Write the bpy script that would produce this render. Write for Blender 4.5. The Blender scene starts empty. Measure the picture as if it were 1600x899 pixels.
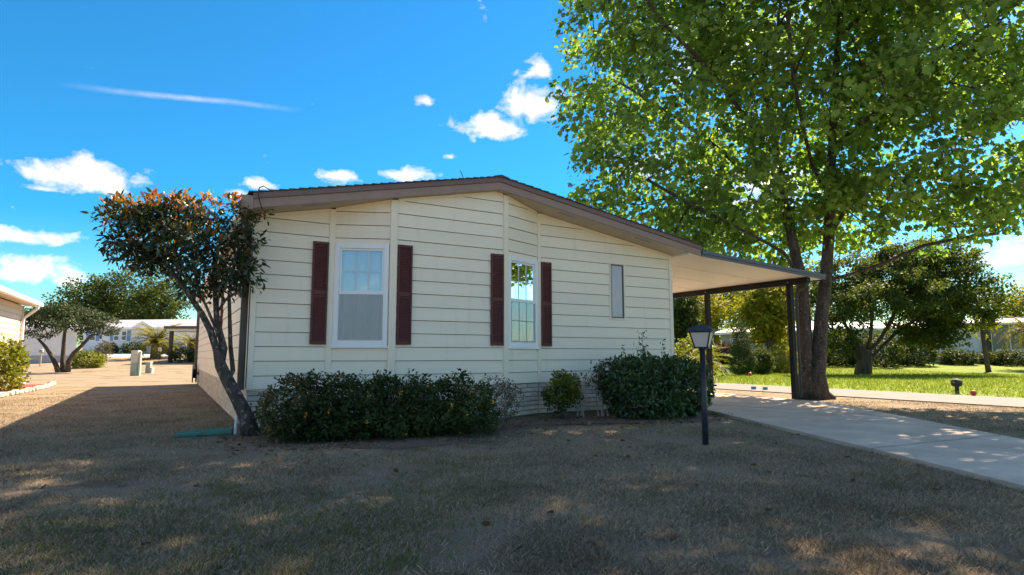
import bpy, math, random
import numpy as np
from mathutils import Vector
R_ = math.radians
rnd = random.Random(7)
rng = np.random.default_rng(11)
SC = bpy.context.scene
COL = SC.collection

# ------------------------------------------------------------------ camera
YAW, HC, FPX = R_(29.6), 1.05, 940.0
PIT = math.atan(106 / FPX)
cd = bpy.data.cameras.new('camera')
cd.sensor_width = 36; cd.lens = FPX / 1600 * 36; cd.clip_end = 2000; cd.clip_start = .05
cam = bpy.data.objects.new('camera', cd); COL.objects.link(cam)
cam.location = (0, 0, HC); cam.rotation_euler = (math.pi / 2 + PIT, 0, -YAW)
SC.camera = cam
FW = np.array([math.sin(YAW), math.cos(YAW), 0.]); RT = np.array([math.cos(YAW), -math.sin(YAW), 0.])
def raydir(x, y):                                   # survey helper: photo pixel -> direction, used to lay out real distances
    a = (x - 800) / FPX; b = (449.5 - y) / FPX
    return FW * (math.cos(PIT) - b * math.sin(PIT)) + RT * a + np.array([0, 0, math.sin(PIT) + b * math.cos(PIT)])
def at(x, y, d):
    r = raydir(x, y); return np.array([0, 0, HC]) + r * (d / (r @ FW))

# ------------------------------------------------------------------ sky and sun
SUN_AZ, SUN_EL = R_(72.4), R_(47)                   # azimuth clockwise from +Y
EXPOSURE = 2.8
SKY = 0.13
w = bpy.data.worlds.new('World'); SC.world = w; w.use_nodes = True
nt = w.node_tree; N = nt.nodes; L = nt.links
bg = N['Background']; bg.inputs[1].default_value = SKY
sky = N.new('ShaderNodeTexSky'); sky.sky_type = 'NISHITA'; sky.sun_disc = False
sky.sun_elevation = SUN_EL; sky.sun_rotation = SUN_AZ; sky.air_density = 1.0; sky.dust_density = 0.6; sky.ozone_density = 3.0
def mth(op, a, b=None, c=None, clamp=False):
    n = N.new('ShaderNodeMath'); n.operation = op; n.use_clamp = clamp
    for i, v in enumerate((a, b, c)):
        if v is None: continue
        if isinstance(v, (int, float)): n.inputs[i].default_value = v
        else: L.new(v, n.inputs[i])
    return n.outputs[0]
tc = N.new('ShaderNodeTexCoord').outputs['Generated']
def dotv(v):
    n = N.new('ShaderNodeVectorMath'); n.operation = 'DOT_PRODUCT'; L.new(tc, n.inputs[0]); n.inputs[1].default_value = v; return n.outputs['Value']
def noise(scale, detail, rough=.55, dist=0., sx=(1, 1, 1)):
    mp = N.new('ShaderNodeMapping'); mp.inputs['Scale'].default_value = sx; L.new(tc, mp.inputs[0])
    n = N.new('ShaderNodeTexNoise'); n.inputs['Scale'].default_value = scale; n.inputs['Detail'].default_value = detail
    n.inputs['Roughness'].default_value = rough; n.inputs['Distortion'].default_value = dist; L.new(mp.outputs[0], n.inputs['Vector']); return n.outputs[0]
nz = noise(24, 7, .6, .3, (1, 1, 1.5)); nz2 = noise(60, 4, .6)
# cumulus: (photo x, y, half width px, half height px, density)
CL = [(135, 280, 92, 36, 1), (60, 370, 88, 17, .85), (50, 425, 70, 28, .85), (640, 274, 44, 18, 1), (765, 202, 60, 26, 1.05), (830, 165, 48, 42, 1.05),
      (845, 108, 26, 22, .7), (665, 158, 20, 13, .8), (535, 275, 42, 15, .8), (408, 290, 38, 12, .8), (705, 246, 18, 10, .7), (372, 303, 25, 10, .8),
      (1575, 395, 55, 34, .8), (1565, 470, 60, 20, .75), (1130, 90, 150, 70, .7), (1000, 260, 80, 40, .7), (1210, 300, 120, 60, .8), (60, 295, 50, 8, .75), (100, 440, 40, 18, .8)]
tot = None
for (x, y, a, b, k) in CL:
    c = raydir(x, y); c /= np.linalg.norm(c)
    r = np.cross(c, (0, 0, 1.)); r /= np.linalg.norm(r); u = np.cross(r, c)
    f = np.linalg.norm(raydir(x, y)) * FPX
    U = mth('MULTIPLY', dotv(r), f / a / 1.12); V = mth('MULTIPLY', dotv(u), f / b / 1.12)
    V = mth('ADD', V, mth('MULTIPLY', mth('MINIMUM', V, 0.), .35))      # flatter undersides
    D = mth('SQRT', mth('ADD', mth('MULTIPLY', U, U), mth('MULTIPLY', V, V)))
    e = mth('MULTIPLY', mth('MULTIPLY', mth('SUBTRACT', 1.25, D, clamp=False), k), mth('GREATER_THAN', dotv(c), .5))
    tot = e if tot is None else mth('MAXIMUM', tot, e)
# fair-weather cumulus in the unseen rest of the sky, cover raised for fill light
cv = raydir(760, 250); cv /= np.linalg.norm(cv)
rest = mth('SUBTRACT', .80, dotv(cv)); rest = mth('MULTIPLY', rest, 8, clamp=True)
field = mth('MULTIPLY', mth('SUBTRACT', noise(4.2, 3, .5, 0, (1, 1, 1.6)), .48), 7.)
field = mth('MULTIPLY', mth('MINIMUM', field, 1.), rest)
tot = mth('MAXIMUM', tot, field)
dens = mth('SUBTRACT', mth('ADD', mth('MULTIPLY', tot, .70), mth('MULTIPLY', nz, 1.5)), 1.02)
dens = mth('MULTIPLY', dens, 1.8, clamp=True)
above = mth('MULTIPLY', dotv((0, 0, 1)), 12, clamp=True)
dens = mth('MULTIPLY', dens, above)
unit_ = lambda v: v / np.linalg.norm(v)
# high thin streak
c0 = unit_(raydir(175, 142)); c1 = unit_(raydir(408, 165)); pl = np.cross(c0, c1); pl /= np.linalg.norm(pl); mid = c0 + c1; mid /= np.linalg.norm(mid)
al = c1 - c0; al /= np.linalg.norm(al)
st = mth('SUBTRACT', 1., mth('MULTIPLY', mth('ABSOLUTE', mth('ADD', dotv(pl), mth('MULTIPLY', mth('SUBTRACT', noise(6, 3), .5), .010))), 190), clamp=True)
ln = mth('SUBTRACT', 1., mth('MULTIPLY', mth('ABSOLUTE', mth('SUBTRACT', dotv(al), .0)), 6.6), clamp=True)
st = mth('MULTIPLY', mth('MULTIPLY', st, ln), mth('MULTIPLY', mth('GREATER_THAN', dotv(mid), .5), .26))
dens = mth('MAXIMUM', dens, st)
hs = N.new('ShaderNodeHueSaturation'); hs.inputs['Saturation'].default_value = 1.75; hs.inputs['Value'].default_value = .275
hs.inputs['Hue'].default_value = .492
L.new(sky.outputs[0], hs.inputs['Color'])
cm = N.new('ShaderNodeMixRGB'); cm.inputs[1].default_value = (1.15, 1.22, 1.4, 1); cm.inputs[2].default_value = (2.5, 2.45, 2.4, 1)
L.new(mth('MULTIPLY', mth('SUBTRACT', nz2, .3), 2.2, clamp=True), cm.inputs[0])
mx = N.new('ShaderNodeMixRGB'); L.new(dens, mx.inputs[0]); tn = N.new('ShaderNodeMixRGB'); tn.blend_type = 'MULTIPLY'; tn.inputs[0].default_value = 1; tn.inputs[2].default_value = (.5, .90, 1., 1); L.new(hs.outputs[0], tn.inputs[1]); L.new(tn.outputs[0], mx.inputs[1]); L.new(cm.outputs[0], mx.inputs[2])
L.new(mx.outputs[0], bg.inputs[0])
sd = bpy.data.lights.new('sun', 'SUN'); sd.energy = 2.1; sd.angle = R_(.53); sd.color = (1, .93, .82)
sun = bpy.data.objects.new('sun', sd); COL.objects.link(sun)
sdir = Vector((math.sin(SUN_AZ) * math.cos(SUN_EL), math.cos(SUN_AZ) * math.cos(SUN_EL), math.sin(SUN_EL)))
sun.rotation_euler = sdir.to_track_quat('Z', 'Y').to_euler(); sun.location = (30, 10, 30)
VS = SC.view_settings; VS.view_transform = 'Standard'; VS.look = 'None'; VS.gamma = 1; VS.exposure = EXPOSURE; VS.use_curve_mapping = False
VS.use_white_balance = True; VS.white_balance_temperature = 8450; VS.white_balance_tint = 18
SC.cycles.max_bounces = 6; SC.cycles.diffuse_bounces = 4; SC.cycles.glossy_bounces = 2; SC.cycles.transparent_max_bounces = 8; SC.cycles.use_denoising = True

# ------------------------------------------------------------------ helpers: materials
def rgb(c): return (c[0], c[1], c[2], 1)
def newmat(name):
    m = bpy.data.materials.new(name); m.use_nodes = True; return m, m.node_tree.nodes, m.node_tree.links, m.node_tree.nodes['Principled BSDF']
def mat(name, col, rough=.6, var=.12, scale=3., bump=0., bscale=40., metal=0., col2=None, spec=.4, island=0., coat=0., stretch=(1, 1, 1), detail=5, bdist=.02):
    """one colour with soft noise variation (towards col2 or darker), fine bump"""
    m, n, l, b = newmat(name)
    b.inputs['Roughness'].default_value = rough; b.inputs['Metallic'].default_value = metal; b.inputs['Specular IOR Level'].default_value = spec
    t = n.new('ShaderNodeTexCoord'); mp = n.new('ShaderNodeMapping'); mp.inputs['Scale'].default_value = stretch; l.new(t.outputs['Object'], mp.inputs[0])
    nz = n.new('ShaderNodeTexNoise'); nz.inputs['Scale'].default_value = scale; nz.inputs['Detail'].default_value = detail; nz.inputs['Roughness'].default_value = .6
    l.new(mp.outputs[0], nz.inputs['Vector'])
    r = n.new('ShaderNodeValToRGB'); r.color_ramp.elements[0].position = .3; r.color_ramp.elements[1].position = .7
    c2 = col2 if col2 else tuple(x * (1 - 2 * var) for x in col)
    r.color_ramp.elements[0].color = rgb(c2); r.color_ramp.elements[1].color = rgb(col); l.new(nz.outputs[0], r.inputs[0])
    out = r.outputs[0]
    if island:
        g = n.new('ShaderNodeNewGeometry'); h = n.new('ShaderNodeHueSaturation'); l.new(out, h.inputs['Color'])
        mr = n.new('ShaderNodeMapRange'); mr.inputs['To Min'].default_value = 1 - island; mr.inputs['To Max'].default_value = 1 + island
        l.new(g.outputs['Random Per Island'], mr.inputs[0]); l.new(mr.outputs[0], h.inputs['Value']); out = h.outputs[0]
    l.new(out, b.inputs['Base Color'])
    if bump:
        n2 = n.new('ShaderNodeTexNoise'); n2.inputs['Scale'].default_value = bscale; n2.inputs['Detail'].default_value = 6; l.new(mp.outputs[0], n2.inputs['Vector'])
        bp = n.new('ShaderNodeBump'); bp.inputs['Strength'].default_value = bump; bp.inputs['Distance'].default_value = bdist; l.new(n2.outputs[0], bp.inputs['Height']); l.new(bp.outputs[0], b.inputs['Normal'])
    return m
def leafmat(name, c1, c2, trans=.4, tcol=None, rough=.6, clump=1.3, spec=.12):
    """leaf: per-leaf tint between c1 and c2, light passing through"""
    m, n, l, b = newmat(name)
    g = n.new('ShaderNodeNewGeometry'); r = n.new('ShaderNodeValToRGB'); r.color_ramp.elements[0].color = rgb(c1); r.color_ramp.elements[1].color = rgb(c2)
    tco = n.new('ShaderNodeTexCoord'); cn = n.new('ShaderNodeTexNoise'); cn.inputs['Scale'].default_value = clump; cn.inputs['Detail'].default_value = 2; l.new(tco.outputs['Object'], cn.inputs['Vector'])
    mr = n.new('ShaderNodeMapRange'); mr.inputs['From Min'].default_value = .3; mr.inputs['From Max'].default_value = .7; mr.inputs['To Min'].default_value = -.3; mr.inputs['To Max'].default_value = .3; l.new(cn.outputs[0], mr.inputs[0])
    ad = n.new('ShaderNodeMath'); ad.use_clamp = True; l.new(g.outputs['Random Per Island'], ad.inputs[0]); l.new(mr.outputs[0], ad.inputs[1]); l.new(ad.outputs[0], r.inputs[0])
    b.inputs['Roughness'].default_value = rough; b.inputs['Specular IOR Level'].default_value = spec; l.new(r.outputs[0], b.inputs['Base Color'])
    t = n.new('ShaderNodeBsdfTranslucent'); h = n.new('ShaderNodeMixRGB'); h.blend_type = 'MULTIPLY'; h.inputs[0].default_value = 1
    l.new(r.outputs[0], h.inputs[1]); h.inputs[2].default_value = rgb(tcol or (3.2, 2.6, 1.0)); l.new(h.outputs[0], t.inputs[0])
    ms = n.new('ShaderNodeMixShader'); ms.inputs[0].default_value = trans; l.new(b.outputs[0], ms.inputs[1]); l.new(t.outputs[0], ms.inputs[2])
    l.new(ms.outputs[0], n['Material Output'].inputs[0]); return m

# ------------------------------------------------------------------ helpers: geometry
def tag(o, label=None, cat=None, group=None, kind=None):
    if label: o['label'] = label
    if cat: o['category'] = cat
    if group: o['group'] = group
    if kind: o['kind'] = kind
    return o
def empty(name, loc, label, cat, group=None):
    o = bpy.data.objects.new(name, None); o.location = loc; o.empty_display_size = .2; COL.objects.link(o); return tag(o, label, cat, group)
def base_of(p):
    v = np.zeros(3)
    while p is not None: v += np.array(p.location); p = p.parent
    return v
def link(name, me, m, parent=None, loc=None):
    if m is not None and not me.materials: me.materials.append(m)
    o = bpy.data.objects.new(name, me); COL.objects.link(o); o.parent = parent
    if loc is not None: o.location = loc
    return o
def npmesh(name, V, T):
    me = bpy.data.meshes.new(name); V = np.asarray(V, np.float32); T = np.asarray(T, np.int32)
    me.vertices.add(len(V)); me.vertices.foreach_set('co', V.ravel())
    me.loops.add(T.size); me.loops.foreach_set('vertex_index', T.ravel())
    me.polygons.add(len(T)); me.polygons.foreach_set('loop_start', np.arange(len(T), dtype=np.int32) * T.shape[1])
    me.polygons.foreach_set('loop_total', np.full(len(T), T.shape[1], np.int32)); me.update(calc_edges=True); me.validate(); return me
class MB:
    def __init__(s, xf=None): s.v = []; s.f = []; s.xf = xf or (lambda p: p)
    def add(s, vs, fs):
        b = len(s.v); s.v += [tuple(s.xf(p)) for p in vs]; s.f += [tuple(b + i for i in q) for q in fs]; return s
    def box(s, x0, x1, y0, y1, z0, z1, ch=0.):
        if ch <= 0:
            return s.add([(x, y, z) for z in (z0, z1) for y in (y0, y1) for x in (x0, x1)],
                         [(0, 2, 3, 1), (4, 5, 7, 6), (0, 1, 5, 4), (2, 6, 7, 3), (0, 4, 6, 2), (1, 3, 7, 5)])
        vs = []; X = (x0, x1); Y = (y0, y1); Z = (z0, z1); idx = {}
        for i in (0, 1):
            for j in (0, 1):
                for k in (0, 1):
                    sx, sy, sz = (1, -1)[i] * ch, (1, -1)[j] * ch, (1, -1)[k] * ch
                    for ax, p in enumerate(((X[i], Y[j] + sy, Z[k] + sz), (X[i] + sx, Y[j], Z[k] + sz), (X[i] + sx, Y[j] + sy, Z[k]))):
                        idx[i, j, k, ax] = len(vs); vs.append(p)
        q = lambda *a: tuple(idx[t] for t in a)
        fs = []
        for i in (0, 1):
            a = [(i, 0, 0, 0), (i, 1, 0, 0), (i, 1, 1, 0), (i, 0, 1, 0)]; fs.append(q(*(a if i else a[::-1])))
            a = [(0, i, 0, 1), (0, i, 1, 1), (1, i, 1, 1), (1, i, 0, 1)]; fs.append(q(*(a if i else a[::-1])))
            a = [(0, 0, i, 2), (1, 0, i, 2), (1, 1, i, 2), (0, 1, i, 2)]; fs.append(q(*(a if i else a[::-1])))
        for i in (0, 1):
            for j in (0, 1):
                fs.append(q((i, j, 0, 0), (i, j, 1, 0), (i, j, 1, 1), (i, j, 0, 1)))
                fs.append(q((i, 0, j, 0), (i, 1, j, 0), (i, 1, j, 2), (i, 0, j, 2)))
                fs.append(q((0, i, j, 1), (1, i, j, 1), (1, i, j, 2), (0, i, j, 2)))
                for k in (0, 1): fs.append(q((i, j, k, 0), (i, j, k, 1), (i, j, k, 2)))
        return s.add(vs, fs)
    def prism(s, A, B):                                   # two matching polygons (lists of 3-d points)
        n = len(A); return s.add(list(A) + list(B), [tuple(range(n))[::-1], tuple(range(n, 2 * n))] + [(i, (i + 1) % n, n + (i + 1) % n, n + i) for i in range(n)])
    def tube(s, pts, rad, n=8, cap=True):
        pts = [np.array(p, float) for p in pts]; k = len(pts)
        if np.isscalar(rad): rad = [rad] * k
        vs = []; up = None
        for i in range(k):
            t = pts[min(i + 1, k - 1)] - pts[max(i - 1, 0)]; t /= (np.linalg.norm(t) + 1e-9)
            if up is None: up = np.array([1, 0, 0.]) if abs(t[0]) < .8 else np.array([0, 1., 0])
            a = np.cross(t, up); a /= np.linalg.norm(a) + 1e-9; b = np.cross(t, a); up = np.cross(a, t)
            for j in range(n):
                th = 2 * math.pi * j / n; vs.append(pts[i] + rad[i] * (a * math.cos(th) + b * math.sin(th)))
        fs = [(i * n + j, i * n + (j + 1) % n, (i + 1) * n + (j + 1) % n, (i + 1) * n + j) for i in range(k - 1) for j in range(n)]
        if cap: fs += [tuple(range(n))[::-1], tuple(range((k - 1) * n, k * n))]
        return s.add(vs, fs)
    def lathe(s, c, prof, n=12):                          # (r, z) pairs
        k = len(prof); vs = [(c[0] + r * math.cos(2 * math.pi * j / n), c[1] + r * math.sin(2 * math.pi * j / n), c[2] + z) for r, z in prof for j in range(n)]
        fs = [(i * n + j, i * n + (j + 1) % n, (i + 1) * n + (j + 1) % n, (i + 1) * n + j) for i in range(k - 1) for j in range(n)]
        return s.add(vs, fs + [tuple(range(n))[::-1], tuple(range((k - 1) * n, k * n))])
    def build(s, name, m, parent=None, smooth=False):
        me = bpy.data.meshes.new(name); o = base_of(parent)
        me.from_pydata([(p[0] - o[0], p[1] - o[1], p[2] - o[2]) for p in s.v], [], s.f); me.update()
        if smooth: me.polygons.foreach_set('use_smooth', [True] * len(me.polygons))
        return link(name, me, m, parent)
def sstep(a, b, x): t = np.clip((np.asarray(x, float) - a) / (b - a), 0, 1); return t * t * (3 - 2 * t)
def terr(x, y):                                           # the land is level round the house and rises gently far away
    d = np.asarray(x, float) * FW[0] + np.asarray(y, float) * FW[1]
    t = np.clip((d - 35) / 33, 0, 1); base = np.where(d < 35, 0., 1.95 * (t * .75 + .25 * t * t))
    return base
def gnd(x, y):                                            # photo pixel -> point on the land
    r = raydir(x, y); t0 = 1.
    for d in np.arange(2, 120, .05):
        p = np.array([0, 0, HC]) + r * (d / (r @ FW))
        if p[2] <= float(terr(p[0], p[1])): break
    p[2] = float(terr(p[0], p[1])); return p
def sheet(name, poly_x, poly_y, nx, ny, z, m, parent=None, corners=None, thick=0.):
    """a sheet laid on the land: bilinear patch between four corners (near-left, near-right, far-right, far-left)"""
    a, b, c, d = [np.array(q, float) for q in corners]; V = []; F = []
    for j in range(ny + 1):
        for i in range(nx + 1):
            u, v = i / nx, j / ny; p = a * (1 - u) * (1 - v) + b * u * (1 - v) + c * u * v + d * (1 - u) * v
            V.append((p[0], p[1], float(terr(p[0], p[1])) + z))
    F = [(j * (nx + 1) + i, j * (nx + 1) + i + 1, (j + 1) * (nx + 1) + i + 1, (j + 1) * (nx + 1) + i) for j in range(ny) for i in range(nx)]
    mb = MB(); mb.add(V, F)
    return mb.build(name, m, parent)
# leaf outlines: (along, across, lift) and triangles
LANCE = (np.array([(0, 0, 0), (.35, .2, .03), (.35, -.2, .03), (.75, .13, .0), (.75, -.13, .0), (1, 0, -.08)]), [(0, 2, 1), (1, 2, 4), (1, 4, 3), (3, 4, 5)])
OVAL = (np.array([(0, 0, 0), (.4, .34, .05), (.4, -.34, .05), (1, 0, -.05)]), [(0, 2, 1), (1, 2, 3)])
LOBED = (np.array([(0, 0, 0), (.12, .42, .02), (.30, .34, .05), (.60, .52, -.04), (.66, .29, .04), (1, 0, -.12), (.66, -.29, .04), (.60, -.52, -.04), (.30, -.34, .05), (.12, -.42, .02)]),
         [(0, 2, 1), (0, 4, 2), (2, 4, 3), (0, 6, 4), (4, 6, 5), (0, 8, 6), (6, 8, 7), (0, 9, 8)])
def unit(a): return a / (np.linalg.norm(a, axis=-1, keepdims=True) + 1e-9)
def leaf_arrays(P, size, axis, normal, shape, jit=.6, sizevar=.3):
    n = len(P); ax = unit(axis + rng.normal(0, jit, (n, 3))); nn = normal + rng.normal(0, jit * .7, (n, 3)); nn = unit(nn - ax * (nn * ax).sum(1, keepdims=True)); bb = np.cross(nn, ax)
    s = size * (1 + rng.uniform(-sizevar, sizevar, n)); T, tri = shape
    V = P[:, None, :] + s[:, None, None] * (T[None, :, 0:1] * ax[:, None, :] + T[None, :, 1:2] * bb[:, None, :] + T[None, :, 2:3] * nn[:, None, :])
    F = np.array(tri)[None] + (np.arange(n) * len(T))[:, None, None]
    return V.reshape(-1, 3), F.reshape(-1, 3)
def leaf_obj(name, P, size, axis, normal, shape, m, parent, jit=.6, sizevar=.3):
    V, F = leaf_arrays(np.asarray(P, float), size, axis, normal, shape, jit, sizevar)
    return link(name, npmesh(name, V - base_of(parent), F), m, parent)
def grow(stems, attract, tip=.006, step=.35, power=2.25, wob=.12, upbias=.15):
    """stems: list of polylines (already connected to the ground) -> nodes, parents, radii after joining every attractor to the nearest node"""
    pos = []; par = []
    for st in stems:
        last = -1; start = st.get('from', -1)
        if start >= 0: last = start
        for p in st['pts']:
            pos.append(np.array(p, float)); par.append(last); last = len(pos) - 1
    nst = len(pos); org = pos[0]
    A = sorted(attract, key=lambda p: min(np.linalg.norm(p - q) for q in pos[:nst])); tips = []
    cap = len(pos) + len(A) * 30; arr = np.zeros((cap, 3)); arr[:len(pos)] = pos; cnt = len(pos)
    for a in A:
        d = np.linalg.norm(arr[:cnt] - a, axis=1) + .35 * np.maximum(0, arr[:cnt, 2] - a[2])
        d[0] += 1.5
        k = int(np.argmin(d)); p = arr[k].copy(); dist = np.linalg.norm(a - p); n = max(1, int(dist / step)); last = k
        for i in range(1, n + 1):
            t = i / n; q = p + (a - p) * t; q[2] += upbias * dist * math.sin(math.pi * t) * -.35
            if i < n: q = q + rng.normal(0, wob * step, 3)
            arr[cnt] = q; par.append(last); last = cnt; cnt += 1
        tips.append(last)
    rad = np.zeros(cnt)
    ch = [[] for _ in range(cnt)]
    for i in range(cnt):
        if par[i] >= 0: ch[par[i]].append(i)
    order = list(range(cnt))
    for i in sorted(order, key=lambda k: -k):
        rad[i] = tip if not ch[i] else sum(rad[c] ** power for c in ch[i]) ** (1 / power)
    return arr[:cnt], par, rad, ch, tips
def tubes(pos, par, rad, ch, minr=0., rscale=1., n_of=lambda r: 5 if r < .03 else (7 if r < .1 else 12), rover=None):
    """chains of nodes -> one tube mesh"""
    mb = MB(); done = set()
    starts = [i for i in range(len(pos)) if par[i] < 0 or len(ch[par[i]]) > 1 and max(ch[par[i]], key=lambda c: rad[c]) != i]
    for s in starts:
        chain = [s] if par[s] < 0 else [par[s], s]
        rr = [rad[s]] if par[s] < 0 else [min(rad[s] * 1.05, rad[par[s]]), rad[s]]
        c = s
        while ch[c]:
            c = max(ch[c], key=lambda q: rad[q]); chain.append(c); rr.append(rad[c])
        if rr[0] < minr or len(chain) < 2: continue
        rr = [x * rscale for x in rr]
        mb.tube([pos[i] for i in chain], rr, n_of(rr[0]))
    return mb

# ------------------------------------------------------------------ materials
M = {}
def two_zone_ground():
    m, n, l, b = newmat('dry_lawn'); b.inputs['Roughness'].default_value = .95; b.inputs['Specular IOR Level'].default_value = .1
    t = n.new('ShaderNodeTexCoord')
    def nzz(sc, det=6, r=.6):
        q = n.new('ShaderNodeTexNoise'); q.inputs['Scale'].default_value = sc; q.inputs['Detail'].default_value = det; q.inputs['Roughness'].default_value = r; l.new(t.outputs['Object'], q.inputs['Vector']); return q.outputs[0]
    def ramp(f, stops):
        r = n.new('ShaderNodeValToRGB'); e = r.color_ramp.elements
        while len(e) < len(stops): e.new(.5)
        for i, (p, c) in enumerate(stops): e[i].position = p; e[i].color = rgb(c)
        l.new(f, r.inputs[0]); return r.outputs[0]
    straw = ramp(nzz(55, 8, .75), [(.3, (.12, .095, .068)), (.5, (.28, .22, .155)), (.68, (.43, .35, .25))])
    green = ramp(nzz(40, 8, .7), [(.3, (.09, .09, .04)), (.7, (.22, .20, .10))])
    soil = ramp(nzz(30, 8, .7), [(.3, (.10, .065, .04)), (.7, (.27, .185, .12))])
    a = n.new('ShaderNodeMixRGB'); l.new(ramp(nzz(.55, 6, .65), [(.50, (0, 0, 0)), (.66, (.75, .75, .75))]), a.inputs[0]); l.new(straw, a.inputs[1]); l.new(green, a.inputs[2])
    c = n.new('ShaderNodeMixRGB'); l.new(ramp(nzz(1.1, 7, .7), [(.54, (0, 0, 0)), (.66, (.8, .8, .8))]), c.inputs[0]); l.new(a.outputs[0], c.inputs[1]); l.new(soil, c.inputs[2])
    l.new(c.outputs[0], b.inputs['Base Color'])
    bp = n.new('ShaderNodeBump'); bp.inputs['Strength'].default_value = .9; bp.inputs['Distance'].default_value = .03; l.new(nzz(70, 8, .75), bp.inputs['Height']); l.new(bp.outputs[0], b.inputs['Normal'])
    return m
M['ground'] = two_zone_ground()
M['green_lawn'] = mat('green_lawn', (.20, .27, .04), .9, .2, 1.3, .8, 60, col2=(.11, .17, .025), spec=.1)
M['road'] = mat('road_asphalt', (.23, .215, .205), .9, .1, 2., .3, 80, spec=.2)
M['far_road'] = mat('pale_concrete_road', (.52, .49, .45), .9, .06, 2., .2, 80, spec=.2)
M['siding'] = mat('cream_siding', (.87, .775, .63), .5, .03, 1.5, .05, 30, spec=.35, stretch=(.6, .6, 3))
M['trim'] = mat('cream_trim', (.86, .765, .615), .5, .035, 4., .03, 30, spec=.35)
M['backing'] = mat('wall_backing', (.22, .16, .11), .8, .1)  # dark brown put in to deepen the shadow lines between boards
M['fascia'] = mat('mauve_brown_fascia', (.31, .215, .185), .5, .06, 5, .05, 60, spec=.3)
M['rake'] = mat('brown_rake_mould', (.19, .125, .118), .5, .06, 5, .05, 60, spec=.3)
M['soffit'] = mat('tan_soffit', (.56, .47, .36), .6, .05, 3, .03, 40, spec=.25)
M['shingle'] = mat('dark_shingle', (.13, .115, .12), .9, .25, 14, .6, 120)
M['shutter'] = mat('maroon_shutter', (.13, .034, .032), .5, .1, 8, .03, 40, spec=.35)
M['white'] = mat('white_vinyl', (.80, .82, .85), .35, .02, 4, spec=.4)
M['muntin'] = mat('white_muntin', (.62, .66, .70), .4, .03, 4)
M['bronze'] = mat('bronze_aluminium', (.16, .115, .09), .45, .1, 9, metal=.3)
M['frost'] = mat('frosted_pane', (.42, .45, .49), .12, .08, 3, spec=.6)
M['skirt'] = mat('pale_stone_skirting', (.64, .58, .48), .85, .1, 5, .7, 25, island=.14, col2=(.42, .37, .30))
M['joint'] = mat('skirting_joint', (.16, .14, .12), .95, .1, 8)
M['spout'] = mat('brown_grey_downspout', (.115, .095, .085), .5, .15, 6, .05, 40)
M['cspout'] = mat('dark_downspout', (.05, .045, .045), .45, .15, 6)
M['cable'] = mat('dark_cable', (.03, .028, .03), .5, .1)
M['blind'] = mat('window_shade', (.80, .85, .91), .8, .05, 2., .2, 60)
M['cpaint'] = mat('dark_carport_paint', (.013, .0135, .018), .5, .15, 6, .04, 50, spec=.2)
M['cfascia'] = mat('slate_blue_fascia', (.10, .115, .17), .45, .08, 6)
M['cpan'] = mat('white_carport_pan', (.78, .74, .67), .5, .04, 2, .02, 20)
M['lamp_paint'] = mat('navy_lamp_paint', (.030, .038, .062), .4, .25, 12, .08, 60)
M['lamp_glass'] = mat('milky_lamp_glass', (.58, .55, .52), .25, .04, 6, spec=.5)
M['green_plastic'] = mat('green_plastic', (.05, .24, .20), .5, .15, 9)
M['rubber'] = mat('black_rubber', (.03, .03, .03), .7, .2, 9)
M['mulch'] = mat('brown_mulch', (.20, .145, .105), .95, .3, 30, 1., 60, col2=(.08, .058, .045))
M['red_mulch'] = mat('red_mulch', (.30, .075, .05), .95, .3, 30, 1., 60)
M['stone'] = mat('pale_edging_stone', (.56, .52, .44), .9, .15, 6, .5, 30)
M['tan_siding'] = mat('tan_siding', (.66, .53, .40), .6, .05, 3)
M['off_white'] = mat('off_white_wall', (.76, .75, .74), .6, .06, 2)
M['pale_blue_wall'] = mat('bluish_white_wall', (.72, .74, .79), .6, .05, 2)
M['grey_wall'] = mat('grey_wall', (.36, .38, .42), .7, .08, 2)
M['roof_grey'] = mat('grey_roof', (.36, .37, .42), .8, .1, 3, .3, 60)
M['roof_white'] = mat('white_metal_roof', (.68, .68, .68), .5, .06, 3)
M['blue'] = mat('blue_shutter', (.16, .27, .50), .5, .08, 4)
M['dark_glass'] = mat('dark_window_glass', (.035, .04, .05), .08, .1, 3, spec=.7)
M['util'] = mat('beige_utility_box', (.58, .54, .44), .6, .1, 4)
M['util_green'] = mat('grey_green_utility_box', (.33, .38, .31), .6, .1, 4)
M['red'] = mat('red_marker', (.62, .06, .04), .5, .1, 6)
M['flag_blue'] = mat('blue_marker', (.05, .30, .68), .5, .1, 6)
def glassmat():
    m, n, l, b = newmat('window_glass'); n.remove(b)
    tr = n.new('ShaderNodeBsdfTransparent'); tr.inputs[0].default_value = (.96, .98, .99, 1)
    gl = n.new('ShaderNodeBsdfGlossy'); gl.inputs['Roughness'].default_value = .015; gl.inputs[0].default_value = (.95, .97, 1, 1)
    lw = n.new('ShaderNodeFresnel'); lw.inputs[0].default_value = 1.45
    mr = n.new('ShaderNodeMapRange'); mr.inputs['To Min'].default_value = .08; mr.inputs['To Max'].default_value = 1.; l.new(lw.outputs[0], mr.inputs[0])
    ms = n.new('ShaderNodeMixShader'); l.new(mr.outputs[0], ms.inputs[0]); l.new(tr.outputs[0], ms.inputs[1]); l.new(gl.outputs[0], ms.inputs[2]); l.new(ms.outputs[0], n['Material Output'].inputs[0]); return m
M['glass'] = glassmat()
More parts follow.
